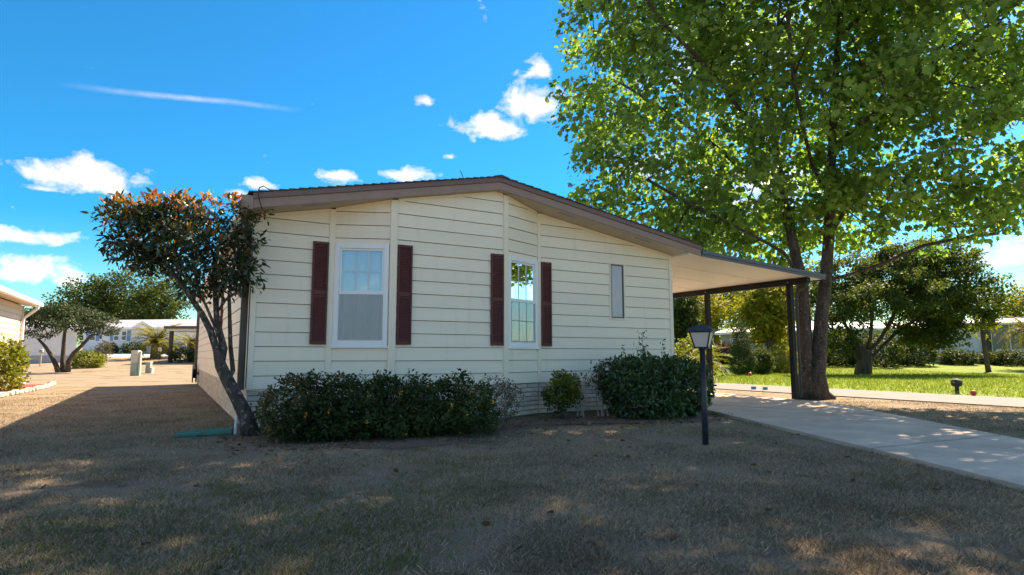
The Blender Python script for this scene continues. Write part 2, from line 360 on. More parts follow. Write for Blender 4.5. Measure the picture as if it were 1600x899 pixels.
def screenmat():
    m, n, l, b = newmat('insect_screen'); b.inputs['Base Color'].default_value = (.46, .48, .50, 1); b.inputs['Roughness'].default_value = .7
    tr = n.new('ShaderNodeBsdfTransparent'); ms = n.new('ShaderNodeMixShader'); ms.inputs[0].default_value = .36
    l.new(tr.outputs[0], ms.inputs[1]); l.new(b.outputs[0], ms.inputs[2]); l.new(ms.outputs[0], n['Material Output'].inputs[0]); return m
M['screen'] = screenmat()
def bark(name, c1, c2, scale=9., stretch=(1, 1, .25), bump=.9, pale=None, ps=17., pt=.62):
    m = mat(name, c1, .9, .2, scale, bump, scale * 3, col2=c2, spec=.15, stretch=stretch, bdist=.05)
    if pale:
        n, l = m.node_tree.nodes, m.node_tree.links; b = n['Principled BSDF']; src = b.inputs['Base Color'].links[0].from_socket
        t = n.new('ShaderNodeTexCoord'); v = n.new('ShaderNodeTexNoise'); v.inputs['Scale'].default_value = ps; v.inputs['Detail'].default_value = 4; l.new(t.outputs['Object'], v.inputs['Vector'])
        r = n.new('ShaderNodeValToRGB'); r.color_ramp.elements[0].position = pt; r.color_ramp.elements[1].position = pt + .06; l.new(v.outputs[0], r.inputs[0])
        x = n.new('ShaderNodeMixRGB'); l.new(r.outputs[0], x.inputs[0]); l.new(src, x.inputs[1]); x.inputs[2].default_value = rgb(pale); l.new(x.outputs[0], b.inputs['Base Color'])
    return m
M['syc_bark'] = bark('grey_brown_plated_bark', (.125, .10, .085), (.04, .032, .029), 10, (1, 1, .4), 1., (.22, .19, .165))
M['pho_bark'] = bark('lichened_bark', (.135, .11, .095), (.045, .037, .032), 12, (1, 1, .5), 1., (.24, .22, .20), 15., .58)
M['bark'] = bark('dark_bark', (.13, .10, .08), (.05, .04, .034))
M['twig'] = mat('grey_twig', (.30, .24, .19), .9, .2, 9)
M['pale_twig'] = mat('pale_stem', (.44, .41, .36), .9, .2, 9)
M['syc_leaf'] = leafmat('sycamore_leaf', (.055, .112, .038), (.175, .265, .08), .53, (2.1, 2.25, .95), .45, spec=.35)
M['pho_leaf'] = leafmat('dark_glossy_leaf', (.014, .030, .014), (.04, .065, .022), .16, (2.4, 2.2, .8), .3, spec=.5)
M['pho_red'] = leafmat('bronze_young_leaf', (.25, .085, .035), (.42, .24, .06), .4, (1.5, 1.35, .9), .35)
M['lan_leaf'] = leafmat('lantana_leaf', (.014, .034, .013), (.055, .088, .03), .22, (2.4, 2.4, .8))
M['hedge_leaf'] = leafmat('green_hedge_leaf', (.016, .048, .018), (.05, .105, .028), .24, (2.2, 2.4, .8), .32, spec=.5)
M['yel_leaf'] = leafmat('yellow_green_leaf', (.075, .11, .018), (.22, .24, .04), .35, (1.8, 1.6, .6))
M['dead_leaf'] = leafmat('brown_dead_leaf', (.10, .055, .03), (.26, .15, .08), .15, (1.2, 1.1, 1))
M['brn_leaf'] = leafmat('dull_sparse_leaf', (.05, .055, .03), (.13, .115, .06), .25, (1.8, 1.6, .8))
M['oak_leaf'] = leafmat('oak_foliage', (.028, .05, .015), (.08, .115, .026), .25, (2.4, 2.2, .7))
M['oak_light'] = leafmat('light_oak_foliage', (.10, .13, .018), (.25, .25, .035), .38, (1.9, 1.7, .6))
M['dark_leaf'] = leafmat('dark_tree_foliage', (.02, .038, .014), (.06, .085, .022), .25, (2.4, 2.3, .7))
M['shade_leaf'] = leafmat('olive_fine_foliage', (.024, .046, .014), (.072, .105, .027), .32, (2.6, 2.4, .7))
M['cone_leaf'] = leafmat('dark_arborvitae', (.018, .04, .014), (.05, .085, .022), .2, (2, 2, .8))
M['juniper'] = leafmat('juniper_foliage', (.025, .045, .022), (.075, .10, .045), .15, (1.8, 1.7, .9))
M['palm_leaf'] = leafmat('palm_frond', (.10, .12, .02), (.28, .25, .05), .3, (1.6, 1.5, .7))
M['purple_leaf'] = leafmat('purple_hedge_leaf', (.05, .022, .022), (.11, .05, .04), .2, (1.8, 1.4, 1))
M['grass'] = leafmat('dry_grass_blade', (.15, .116, .08), (.46, .367, .255), .2, (1.2, 1.15, 1), .8, spec=.1)
M['grass_green'] = leafmat('green_grass_blade', (.075, .095, .035), (.19, .20, .085), .25, (1.5, 1.45, .85), .7, spec=.15)
M['lawn_blade'] = leafmat('lush_grass_blade', (.125, .185, .027), (.25, .31, .055), .3, (1.5, 1.5, .7), .7, spec=.15)
M['flower'] = leafmat('orange_blossom', (.62, .15, .02), (.80, .42, .04), .2, (1.1, 1, 1))
M['pink_flower'] = leafmat('pink_blossom', (.62, .05, .10), (.70, .30, .35), .2, (1.1, 1, 1))

def vary(m, amt, streak=0.):
    n, l = m.node_tree.nodes, m.node_tree.links; b = n['Principled BSDF']; src = b.inputs['Base Color'].links[0].from_socket
    oi = n.new('ShaderNodeObjectInfo'); mr = n.new('ShaderNodeMapRange'); mr.inputs['To Min'].default_value = 1 - amt; mr.inputs['To Max'].default_value = 1 + amt * .5; l.new(oi.outputs['Random'], mr.inputs[0])
    h = n.new('ShaderNodeHueSaturation'); l.new(src, h.inputs['Color']); l.new(mr.outputs[0], h.inputs['Value']); out = h.outputs[0]
    if streak:                                           # faint rain streaks and grime
        t = n.new('ShaderNodeTexCoord'); mp = n.new('ShaderNodeMapping'); mp.inputs['Scale'].default_value = (9, 9, .8); l.new(t.outputs['Object'], mp.inputs[0])
        nz_ = n.new('ShaderNodeTexNoise'); nz_.inputs['Scale'].default_value = 1.; nz_.inputs['Detail'].default_value = 7; nz_.inputs['Roughness'].default_value = .7; l.new(mp.outputs[0], nz_.inputs['Vector'])
        rr = n.new('ShaderNodeValToRGB'); rr.color_ramp.elements[0].position = .56; rr.color_ramp.elements[1].position = .78; rr.color_ramp.elements[0].color = (1, 1, 1, 1); rr.color_ramp.elements[1].color = (1 - streak, 1 - streak * 1.15, 1 - streak * 1.4, 1); l.new(nz_.outputs[0], rr.inputs[0])
        x = n.new('ShaderNodeMixRGB'); x.blend_type = 'MULTIPLY'; x.inputs[0].default_value = 1; l.new(out, x.inputs[1]); l.new(rr.outputs[0], x.inputs[2]); out = x.outputs[0]
    l.new(out, b.inputs['Base Color'])
vary(M['siding'], .035, .15); vary(M['trim'], .03, .18); vary(M['skirt'], .18); vary(M['cpan'], .02, .10); vary(M['shutter'], .06)
# ------------------------------------------------------------------ the setting
def make_ground():
    xs = np.concatenate([np.linspace(-400, -60, 8), np.linspace(-55, 110, 100), np.linspace(120, 500, 8)])
    ys = np.concatenate([np.linspace(-300, -40, 8), np.linspace(-36, 110, 90), np.linspace(120, 500, 8)])
    X, Y = np.meshgrid(xs, ys); Z = terr(X, Y)
    V = np.stack([X, Y, Z], -1).reshape(-1, 3); nx = len(xs)
    F = [(j * nx + i, j * nx + i + 1, (j + 1) * nx + i + 1, (j + 1) * nx + i) for j in range(len(ys) - 1) for i in range(nx - 1)]
    return tag(link('ground', npmesh('ground', V, np.array(F)), M['ground']), kind='structure')
make_ground()
tag(sheet('green_lawn', 0, 0, 40, 60, .012, M['green_lawn'], corners=[(18.0, -30), (90, -30), (90, 90), (18.0, 90)]), kind='structure')
tag(sheet('road', 0, 0, 4, 60, .022, M['road'], corners=[(14.95, -40), (18.0, -40), (18.0, 90), (14.95, 90)]), kind='structure')
fr0, fr1 = at(-150, 556, 52.5), at(420, 556, 50.5)
tag(sheet('far_road', 0, 0, 30, 4, .03, M['far_road'], corners=[fr0[:2], fr1[:2], (fr1 + FW * 5.2)[:2], (fr0 + FW * 5.5)[:2]]), kind='structure')

# driveway of cast slabs: own pieces, with open joints
def concrete():
    m = mat('driveway_concrete', (.60, .505, .42), .85, .08, 1.3, .35, 60, spec=.2, col2=(.40, .335, .28), detail=9)
    n, l = m.node_tree.nodes, m.node_tree.links; b = n['Principled BSDF']; src = b.inputs['Base Color'].links[0].from_socket
    t = n.new('ShaderNodeTexCoord'); v = n.new('ShaderNodeTexVoronoi'); v.feature = 'DISTANCE_TO_EDGE'; v.inputs['Scale'].default_value = .33
    nn = n.new('ShaderNodeTexNoise'); nn.inputs['Scale'].default_value = 1.5; nn.inputs['Detail'].default_value = 6
    mv = n.new('ShaderNodeMixRGB'); mv.inputs[0].default_value = .25; l.new(t.outputs['Object'], nn.inputs['Vector']); l.new(t.outputs['Object'], mv.inputs[1]); l.new(nn.outputs['Color'], mv.inputs[2]); l.new(mv.outputs[0], v.inputs['Vector'])
    r = n.new('ShaderNodeValToRGB'); r.color_ramp.elements[0].color = (.30, .29, .28, 1); r.color_ramp.elements[1].color = (1, 1, 1, 1); r.color_ramp.elements[1].position = .006; l.new(v.outputs['Distance'], r.inputs[0])
    x = n.new('ShaderNodeMixRGB'); x.blend_type = 'MULTIPLY'; x.inputs[0].default_value = .7; l.new(src, x.inputs[1]); l.new(r.outputs[0], x.inputs[2]); l.new(x.outputs[0], b.inputs['Base Color']); return m
M['concrete'] = concrete()
drv = tag(bpy.data.objects.new('driveway', None), kind='structure'); COL.objects.link(drv)
Ln = [(8.95, 20.), (8.95, 9.6), (8.78, 8.1), (6.72, 3.9), (5.75, 2.05), (4.3, -.9)]
Rn = [(12.95, 20.), (12.95, 11.2), (12.35, 7.85), (9.25, 3.72), (8.05, 1.85), (6.6, -1.3)]
for i in range(len(Ln) - 1):
    a, b, c, d = [np.array(q) for q in (Ln[i], Rn[i], Rn[i + 1], Ln[i + 1])]
    g = .028
    ax = (d - a) / np.linalg.norm(d - a); bx_ = (c - b) / np.linalg.norm(c - b)
    pl = [a + ax * g, b + bx_ * g, c - bx_ * g, d - ax * g]
    if i in (3,):
        lst = [pl]
    else: lst = [pl]
    for q in lst:
        mb = MB(); mb.prism([(*p, -.05) for p in q[::-1]], [(*p, .045) for p in q[::-1]])
        o = mb.build('concrete_slab', M['concrete'], drv)

# ------------------------------------------------------------------ the home
HX0, HX1, HY0, HY1 = .97, 8.975, 9.15, 25.4
YF = 8.62; RX, RZ = 4.67, 3.815; EX0, EX1 = .88, 9.33
def ztop(x): return RZ - .206 * (RX - x) if x < RX else RZ - .1595 * (x - RX)
home = empty('manufactured_home', (4.97, 9.15, 0), 'cream lap-sided manufactured home with low brown gable roof and maroon shutters', 'house')
class Sec:
    def __init__(s, a, b):
        s.a = np.array(a, float); v = np.array(b, float) - s.a; s.len = np.linalg.norm(v); s.d = v / s.len; s.n = np.array([s.d[1], -s.d[0]])
    def __call__(s, p):
        q = s.a + s.d * p[0] + s.n * p[1]; return (q[0], q[1], p[2])
    def x(s, u): return s.a[0] + s.d[0] * u
S = dict(left=Sec((HX0, HY0), (2.064, HY0)), p1=Sec((2.064, HY0), (2.91, 8.80)), mid=Sec((2.91, 8.80), (4.865, 8.80)), p2=Sec((4.865, 8.80), (5.74, HY0)),
         right=Sec((5.74, HY0), (HX1, HY0)), side=Sec((HX0, HY1), (HX0, HY0)), side2=Sec((HX1, HY0), (HX1, HY1)))
LAP, Z0 = .2055, .561
def clip(poly, f):                                        # keep f >= 0
    out = []
    for i in range(len(poly)):
        p, q = poly[i], poly[(i + 1) % len(poly)]; fp, fq = f(p), f(q)
        if fp >= 0: out.append(p)
        if fp * fq < 0: t = fp / (fp - fq); out.append((p[0] + (q[0] - p[0]) * t, p[1] + (q[1] - p[1]) * t))
    return out
def board(sec, u0, u1, k, flat=None, zlo=0.):
    z0 = Z0 + k * LAP; z1 = z0 + LAP - .0085; zb = max(z0, .578, zlo)
    poly = [(u0, zb), (u1, zb), (u1, z1), (u0, z1)]
    if flat is None:
        for sl in (1, -1):
            f = (lambda p: RZ - .206 * (RX - sec.x(p[0])) - .012 - p[1]) if sl > 0 else (lambda p: RZ - .1595 * (sec.x(p[0]) - RX) - .012 - p[1])
            poly = clip(poly, f)
            if len(poly) < 3: return
    elif zb >= flat: return
    else: poly = [(u, min(z, flat)) for u, z in poly]
    jit = rnd.uniform(-.0012, .0012)
    off = lambda z: .024 - (z - z0) / LAP * .015 + jit
    mb = MB(sec); mb.prism([(u, 0.001, z) for u, z in poly][::-1], [(u, off(z), z) for u, z in poly][::-1])
    mb.build('siding_board', M['siding'], home)
T = .10                                                   # trim widths
WIN = dict(z0=1.187, z1=2.738)
for k in range(16):
    za, zb = Z0 + k * LAP, Z0 + (k + 1) * LAP
    board(S['left'], .055, S['left'].len - .045, k)
    for nm in ('p1', 'p2'):
        if zb > WIN['z0'] + .02 and zb < WIN['z1'] + .02: continue
        board(S[nm], .045, S[nm].len - .045, k, zlo=WIN['z1'] + .002 if za > 1.5 else 0)
    board(S['mid'], .055, S['mid'].len - .045, k)
    if zb > 1.80 and za < 2.80:
        board(S['right'], .035, 7.385 - 5.74 - .03, k); board(S['right'], 7.71 - 5.74 + .03, S['right'].len - .045, k)
    else: board(S['right'], .035, S['right'].len - .045, k)
    board(S['side'], .045, S['side'].len - .055, k, flat=3.02)
    board(S['side2'], .055, S['side2'].len - .045, k, flat=3.09)
# backing walls behind the boards (closed shell)
mb = MB()
bi = .09; out = [(HX0 + bi, HY1), (HX0 + bi, HY0 + bi), (2.08, HY0 + bi), (2.93, 8.8 + bi), (4.67, 8.8 + bi), (4.845, 8.8 + bi), (5.72, HY0 + bi), (HX1 - bi, HY0 + bi), (HX1 - bi, HY1), (4.67, HY1)]
tp = [3.02, ztop(HX0) - .02, ztop(2.064) - .02, ztop(2.91) - .02, RZ - .02, ztop(4.865) - .02, ztop(5.74) - .02, ztop(HX1) - .02, 3.09, RZ - .02]
n_ = len(out)
mb.add([(*p, .5615) for p in out] + [(*p, z) for p, z in zip(out, tp)], [(i, (i + 1) % n_, n_ + (i + 1) % n_, n_ + i) for i in range(n_)])
mb.build('wall', M['backing'], home)
def trim(sec, u0, u1, z0, z1, n1=.032, m='trim', name='trim_board'):
    return MB(sec).box(u0, u1, .0015, n1, z0, z1, .004).build(name, M[m], home)
# corner and bay mullion posts
def post(name, x, y, hw, z1, ang=0.):
    c, s_ = math.cos(ang), math.sin(ang)
    MB(lambda p: (x + p[0] * c - p[1] * s_, y + p[0] * s_ + p[1] * c, p[2])).box(-hw, hw, -.036, .03, .572, z1, .006).build(name, M['trim'], home)
post('corner_post', HX0 + .02, HY0, .05, ztop(HX0 + .02) - .02)
post('mullion_post', 2.064, HY0 - .005, .045, ztop(2.064) - .02, -.19)
post('mullion_post', 2.91, 8.795, .055, ztop(2.91) - .02, -.19)
post('mullion_post', 4.865, 8.795, .05, ztop(4.865) - .02, .19)
post('mullion_post', 5.74, HY0 - .005, .04, ztop(5.74) - .02, .19)
post('corner_post', HX1 - .015, HY0, .045, ztop(HX1) - .01)
# rake trim under the soffit
for nm, (ua, ub) in dict(left=(.05, 1.05), p1=(.05, .87), mid=(.06, 1.9), p2=(.05, .89), right=(.04, 3.19)).items():
    sec = S[nm]; cuts = [ua, ub]
    if nm == 'mid': cuts = [ua, RX - 2.91, ub]
    for a, b in zip(cuts[:-1], cuts[1:]):
        A = [(a, .002, ztop(sec.x(a)) - .055), (a, .028, ztop(sec.x(a)) - .055), (a, .028, ztop(sec.x(a)) - .006), (a, .002, ztop(sec.x(a)) - .006)]
        B = [(b, .002, ztop(sec.x(b)) - .055), (b, .028, ztop(sec.x(b)) - .055), (b, .028, ztop(sec.x(b)) - .006), (b, .002, ztop(sec.x(b)) - .006)]
        MB(sec).prism(A, B).build('rake_trim', M['trim'], home)
def window(sec, u0, u1, z0, z1, parent=home, grid=True):
    fr = .075; mb = MB(sec)
    mb.box(u0, u0 + fr, -.03, .034, z0, z1, .004).box(u1 - fr, u1, -.03, .034, z0, z1, .004).box(u0 + fr, u1 - fr, -.03, .033, z1 - fr, z1, .004).box(u0 + fr, u1 - fr, -.03, .033, z0, z0 + fr, .004)
    mb.box(u0 - .015, u1 + .015, .0, .05, z0 - .03, z0 - .001, .004)
    wf = mb.build('window', M['white'], parent)
    zm = z0 + (z1 - z0) * .515; a, b = u0 + fr, u1 - fr
    sa = MB(sec)
    for (zz0, zz1, n0) in ((zm - .02, z1 - fr, -.006), (z0 + fr, zm + .02, .008)):
        s_ = .03; n1 = n0 + .016
        sa.box(a + .001, a + s_, n0, n1, zz0, zz1).box(b - s_, b - .001, n0, n1, zz0, zz1).box(a + s_, b - s_, n0, n1, zz1 - s_, zz1 - .001).box(a + s_, b - s_, n0, n1, zz0 + .001, zz0 + s_ + .006)
    sa.box(a + .001, b - .001, .0085, .03, zm - .025, zm + .028, .003); sa.build('sash', M['white'], wf)
    for (zz0, zz1, n0) in ((zm + .01, z1 - fr - .03, -.001), (z0 + fr + .035, zm - .01, .011)):
        MB(sec).box(a + .03, b - .03, n0, n0 + .003, zz0, zz1).build('pane', M['glass'], wf)
        for i in (1, 2):
            uu = a + .03 + (b - a - .06) * i / 3
            MB(sec).box(uu - .008, uu + .008, n0 + .0035, n0 + .007, zz0, zz1).build('muntin', M['muntin'], wf)
        zc = (zz0 + zz1) / 2
        MB(sec).box(a + .03, b - .03, n0 + .004, n0 + .0075, zc - .008, zc + .008).build('muntin', M['muntin'], wf)
    MB(sec).box(a + .004, b - .004, .026, .0275, z0 + fr + .01, zm - .026).build('insect_screen', M['screen'], wf)
    sh = MB(sec)                                           # pulled shade, slightly rippled
    nn = 18; vs = []
    for i in range(nn + 1):
        uu = a + (b - a) * i / nn; o = -.036 + .006 * math.sin(i * 2.1)
        vs += [(uu, o, z0 + fr), (uu, o, z1 - fr)]
    sh.add(vs, [(2 * i, 2 * i + 2, 2 * i + 3, 2 * i + 1) for i in range(nn)]); sh.build('shade', M['blind'], wf)
    return wf
window(S['p1'], .052, S['p1'].len - .058, WIN['z0'], WIN['z1'])
window(S['p2'], .052, S['p2'].len - .048, WIN['z0'], WIN['z1'])
# narrow frosted window with bronze frame
sec = S['right']; a, b = 7.385 - 5.74, 7.71 - 5.74; z0, z1 = 1.765, 2.82
mb = MB(sec); t = .03
mb.box(a - t, a, .0015, .034, z0 - t, z1 + t, .003).box(b, b + t, .0015, .034, z0 - t, z1 + t, .003).box(a, b, .0015, .033, z1, z1 + t, .003).box(a, b, .0015, .033, z0 - t, z0, .003)
nw = mb.build('window', M['trim'], home)
nw['label'] = 'narrow frosted window with bronze frame'
mb = MB(sec); t = .028
mb.box(a + .001, a + t, .002, .022, z0, z1).box(b - t, b - .001, .002, .022, z0, z1).box(a + t, b - t, .002, .022, z1 - t, z1 - .001).box(a + t, b - t, .002, .022, z0 + .001, z0 + t)
mb.build('frame', M['bronze'], nw)
MB(sec).box(a + t, b - t, .004, .009, z0 + t, z1 - t).build('pane', M['frost'], nw)
# windows on the shaded left wall
for v in (14.6, 15.75):
    window(S['side'], HY1 - v - .42, HY1 - v + .42, 1.187, 2.62)
def shutter(sec, u0, u1, z0, z1):
    mb = MB(sec); f = .028
    mb.box(u0, u0 + f, .012, .056, z0, z1, .003).box(u1 - f, u1, .012, .056, z0, z1, .003)
    zm = (z0 + z1) / 2
    for (p, q) in ((z1 - .04, z1), (zm - .03, zm + .03), (z0, z0 + .05)): mb.box(u0 + f, u1 - f, .012, .055, p, q, .003)
    mb.box(u0 + f, u1 - f, .012, .036, z0 + .05, z1 - .04)
    z = z0 + .058
    while z < z1 - .06:
        if abs(z + .012 - zm) > .045: mb.prism([(u0 + f, .0355, z), (u0 + f, .050, z + .003), (u0 + f, .0355, z + .025)], [(u1 - f, .0355, z), (u1 - f, .050, z + .003), (u1 - f, .0355, z + .025)])
        z += .03
    mb.build('shutter', M['shutter'], home)
shutter(S['left'], 1.783 - HX0, 2.012 - HX0, 1.21, 2.738)
shutter(S['mid'], 2.975 - 2.91, 3.205 - 2.91, 1.21, 2.738)
shutter(S['mid'], 4.580 - 2.91, 4.812 - 2.91, 1.21, 2.735)
shutter(S['right'], 5.785 - 5.74, 6.0 - 5.74, 1.21, 2.735)
for v in (14.05, 15.18, 16.3): shutter(S['side'], HY1 - v - .11, HY1 - v + .11, 1.2, 2.63)
# soffit
for (xa, xb) in ((EX0, RX), (RX, EX1)):
    za, zb = ztop(xa), ztop(xb)
    A = [(xa, YF + .03, za), (xa, HY0 + .02, za), (xa, HY0 + .02, za + .012), (xa, YF + .03, za + .012)]; B = [(xb, YF + .03, zb), (xb, HY0 + .02, zb), (xb, HY0 + .02, zb + .012), (xb, YF + .03, zb + .012)]
    so = MB().prism(A, B).build('soffit', M['soffit'], home)
    for xv in ((1.75,) if xa < 2 else (6.15, 7.95)):
        A = [(xv - .19, YF + .14, ztop(xv - .19) - .006), (xv + .19, YF + .14, ztop(xv + .19) - .006), (xv + .19, YF + .22, ztop(xv + .19) - .006), (xv - .19, YF + .22, ztop(xv - .19) - .006)]
        MB().prism(A, [(p[0], p[1], p[2] + .005) for p in A]).build('soffit_vent', M['grey_wall'], so)
MB().box(EX0 + .02, HX0 + .01, HY0 + .03, HY1 + .1, 3.0, 3.012).build('soffit', M['soffit'], home)
# fascia: lower board and proud upper rake mould
for (xa, xb) in ((EX0, RX), (RX, EX1)):
    za, zb = ztop(xa), ztop(xb)
    def strip(y0, y1, h0, h1, m, name):
        A = [(xa, y0, za + h0), (xa, y1, za + h0), (xa, y1, za + h1), (xa, y0, za + h1)]; B = [(xb, y0, zb + h0), (xb, y1, zb + h0), (xb, y1, zb + h1), (xb, y0, zb + h1)]
        return MB().prism(A, B).build(name, M[m], home)
    strip(YF, YF + .028, -.01, .115, 'fascia', 'fascia_board'); strip(YF - .022, YF + .026, .118, .195, 'rake', 'rake_mould')
# roof with lapped shingle courses
def roof():
    mb = MB(); t = .015
    for side in (-1, 1):
        xe = EX0 - .06 if side < 0 else EX1 + .05; n = 30
        for i in range(n):
            xa = RX + (xe - RX) * i / n; xb = RX + (xe - RX) * (i + 1) / n; za = ztop(xa) + .20 ; zb = ztop(xb) + .20
            w_ = rnd.uniform(-.006, .006)
            A = [(xa, YF - .045 + w_, za), (xb, YF - .045 + w_, zb), (xb, YF - .045 + w_, zb + .022), (xa, YF - .045 + w_, za + .006)]
            if side > 0: A = A[::-1]
            mb.prism(A, [(p[0], HY1 + .25, p[2]) for p in A])
    mb.prism([(RX - .14, YF - .05, ztop(RX - .14) + .222), (RX + .14, YF - .05, ztop(RX + .14) + .222), (RX, YF - .05, RZ + .232)], [(RX - .14, HY1 + .25, ztop(RX - .14) + .222), (RX + .14, HY1 + .25, ztop(RX + .14) + .222), (RX, HY1 + .25, RZ + .232)])
    return mb.build('roof', M['shingle'], home)
rf = roof()
MB().tube([(4.55, 9.6, RZ + .2), (4.36, 9.55, RZ + .52)], .006, 6).build('antenna', M['cable'], rf)
# left gutter, end cap, downspouts, loose cable
mb = MB()
mb.prism([(EX0 - .13, YF + .03, 3.05), (EX0 - .12, YF + .03, 3.17), (EX0 - .105, YF + .03, 3.17), (EX0 - .11, YF + .03, 3.065), (EX0 - .02, YF + .03, 3.065), (EX0 - .02, YF + .03, 3.05)][::-1],
         [(EX0 - .13, HY1 + .2, 3.05), (EX0 - .12, HY1 + .2, 3.17), (EX0 - .105, HY1 + .2, 3.17), (EX0 - .11, HY1 + .2, 3.065), (EX0 - .02, HY1 + .2, 3.065), (EX0 - .02, HY1 + .2, 3.05)][::-1])
gt = mb.build('gutter', M['white'], home)
MB().box(EX0 - .14, EX0 + .005, YF - .02, YF + .028, 3.0, 3.19, .006).build('gutter_end_cap', M['fascia'], gt)
MB().box(EX0 - .02, EX0 + .005, YF + .03, HY1 + .2, 3.0, 3.19).build('eave_board', M['fascia'], home)
def spout(y):
    mb = MB(); mb.box(HX0 - .115, HX0 - .022, y, y + .075, .57, 2.85, .008)
    mb.prism([(HX0 - .115, y, 2.85), (HX0 - .022, y, 2.85), (HX0 - .022, y + .075, 2.85), (HX0 - .115, y + .075, 2.85)], [(EX0 - .11, y, 3.06), (EX0 - .03, y, 3.06), (EX0 - .03, y + .075, 3.06), (EX0 - .11, y + .075, 3.06)])
    return mb.build('downspout', M['spout'], home)
spout(9.22); spout(25.2)
MB().tube([(1.03, 8.6, 2.99), (.99, 8.585, 3.02), (.96, 8.58, 3.12), (.93, 8.565, 3.24), (.95, 8.56, 3.30), (1.0, 8.57, 3.33), (1.06, 8.6, 3.31), (1.10, 8.64, 3.285)], .008, 6).build('cable', M['cable'], home)
MB().tube([(HX0 - .012, 9.13, 2.6), (HX0 - .016, 9.118, 2.0), (HX0 - .018, 9.11, 1.5), (HX0 - .015, 9.115, 1.0), (HX0 - .02, 9.1, .6)], .007, 5).build('cable', M['cable'], home)
# skirting: pale stone pieces in courses over a dark joint backing
mb = MB(); i_ = .02
pts = [(HX0 + i_, HY1 - i_), (HX0 + i_, HY0 + i_), (2.064, HY0 + i_), (2.91, 8.8 + i_), (4.865, 8.8 + i_), (5.74, HY0 + i_), (HX1 - i_, HY0 + i_), (HX1 - i_, HY1 - i_)]
mb.add([(*p, -.05) for p in pts] + [(*p, .57) for p in pts], [(i, (i + 1) % 8, 8 + (i + 1) % 8, 8 + i) for i in range(8)])
skirt = mb.build('skirting', M['joint'], home)
stones = []
for v in range(6):
    lw = .34 + .05 * v; mb = MB(); r = random.Random(v); h = .0715
    q = lambda: r.uniform(-.004, .004)
    vs = [(0, .0, 0), (lw, .0, 0), (lw, .0, h), (0, .0, h), (.004, -.018 + q(), .005), (lw - .004, -.018 + q(), .005), (lw - .004, -.013 + q(), h - .005), (.004, -.013 + q(), h - .005), (lw * .5, -.021 + q(), h * .5)]
    mb.add(vs, [(0, 1, 5, 4), (1, 2, 6, 5), (2, 3, 7, 6), (3, 0, 4, 7), (4, 5, 8), (5, 6, 8), (6, 7, 8), (7, 4, 8)])
    me = bpy.data.meshes.new('brick'); me.from_pydata(mb.v, [], mb.f); me.update(); me.materials.append(M['skirt']); stones.append((lw, me))
hb = np.array(home.location)
far = MB()
for nm in ('left', 'p1', 'mid', 'p2', 'right', 'side'):
    sec = S[nm]; ang = math.atan2(sec.d[1], sec.d[0])
    for row in range(7):
        u = 0.005 if row % 2 else -.17; z = .035 + row * .0765
        while u < sec.len - .02:
            lw, me = rnd.choice(stones); u0 = max(u, .004); fit = min(u + lw, sec.len - .004) - u0
            if fit > .05:
                p = sec((u0, -i_ + .0005, z)); sx = fit / lw
                if nm == 'side' and u < sec.len - 3.2:
                    c, s_ = math.cos(ang), math.sin(ang)
                    far.add([(p[0] + v.co.x * sx * c - v.co.y * s_, p[1] + v.co.x * sx * s_ + v.co.y * c, p[2] + v.co.z) for v in me.vertices], [tuple(f.vertices) for f in me.polygons])
                else:
                    o = link('brick', me, None, skirt, (p[0] - hb[0], p[1] - hb[1], p[2])); o.rotation_euler.z = ang; o.scale.x = sx
            u += lw + .007
tag(far.build('brick_courses', M['skirt'], skirt), kind='stuff')
MB().box(HX0 - .008, HX1 + .005, HY0 - .012, HY0 + .02, .5595, .571).build('skirting_cap', M['trim'], home)

# ------------------------------------------------------------------ carport
cp = empty('carport', (11.2, 12.5, 0), 'attached carport with white pan ceiling, slate blue fascia and dark posts', 'carport')
CX0, CX1, CY1 = 9.0, 13.42, 19.5
def cz(x): return 3.06 - .0555 * (x - 9.33)
def cslab(x0, x1, y0, y1, h0, h1, m, name):
    A = [(x0, y0, cz(x0) + h0), (x1, y0, cz(x1) + h0), (x1, y1, cz(x1) + h0), (x0, y1, cz(x0) + h0)]
    return MB().prism(A[::-1], [(p[0], p[1], p[2] + h1 - h0) for p in A[::-1]]).build(name, M[m], cp)
cslab(9.02, CX1 - .05, YF + .035, CY1, .002, .06, 'cpan', 'roof_panel')
for i in range(1, 10): cslab(9.02 + .001, CX1 - .06, YF + .04 + i * 1.1, YF + .052 + i * 1.1, -.006, .0015, 'cpan', 'ceiling_seam')
cslab(9.345, CX1, YF - .006, YF + .03, -.002, .052, 'cfascia', 'fascia_board'); cslab(9.345, CX1, YF - .026, YF + .03, .055, .118, 'cfascia', 'fascia_cap')
MB().box(CX1 - .05, CX1 + .05, YF, CY1, cz(CX1) - .01, cz(CX1) + .105, .006).build('gutter', M['cpaint'], cp)
MB().box(12.80, 12.93, YF + .05, CY1 - .1, 2.715, 2.855, .005).build('beam', M['cpaint'], cp)
for y in (9.17, 11.72, 14.3, 16.9): 
    MB().box(12.80, 12.92, y - .06, y + .06, .03, 2.712, .006).build('post', M['cpaint'], cp)
    MB().lathe((12.795, y, 2.78), [(.0, -.012), (.012, -.01), (.012, .01), (0, .012)], 6).build('bolt', M['util'], cp)
mb = MB(); ys = 9.10
mb.tube([(13.36, ys, 2.79), (13.34, ys, 2.70), (13.24, ys, 2.64), (13.08, ys, 2.60), (13.0, ys, 2.52), (12.985, ys, 2.2), (12.985, ys, .06)], .036, 8); mb.build('downspout', M['cspout'], cp)

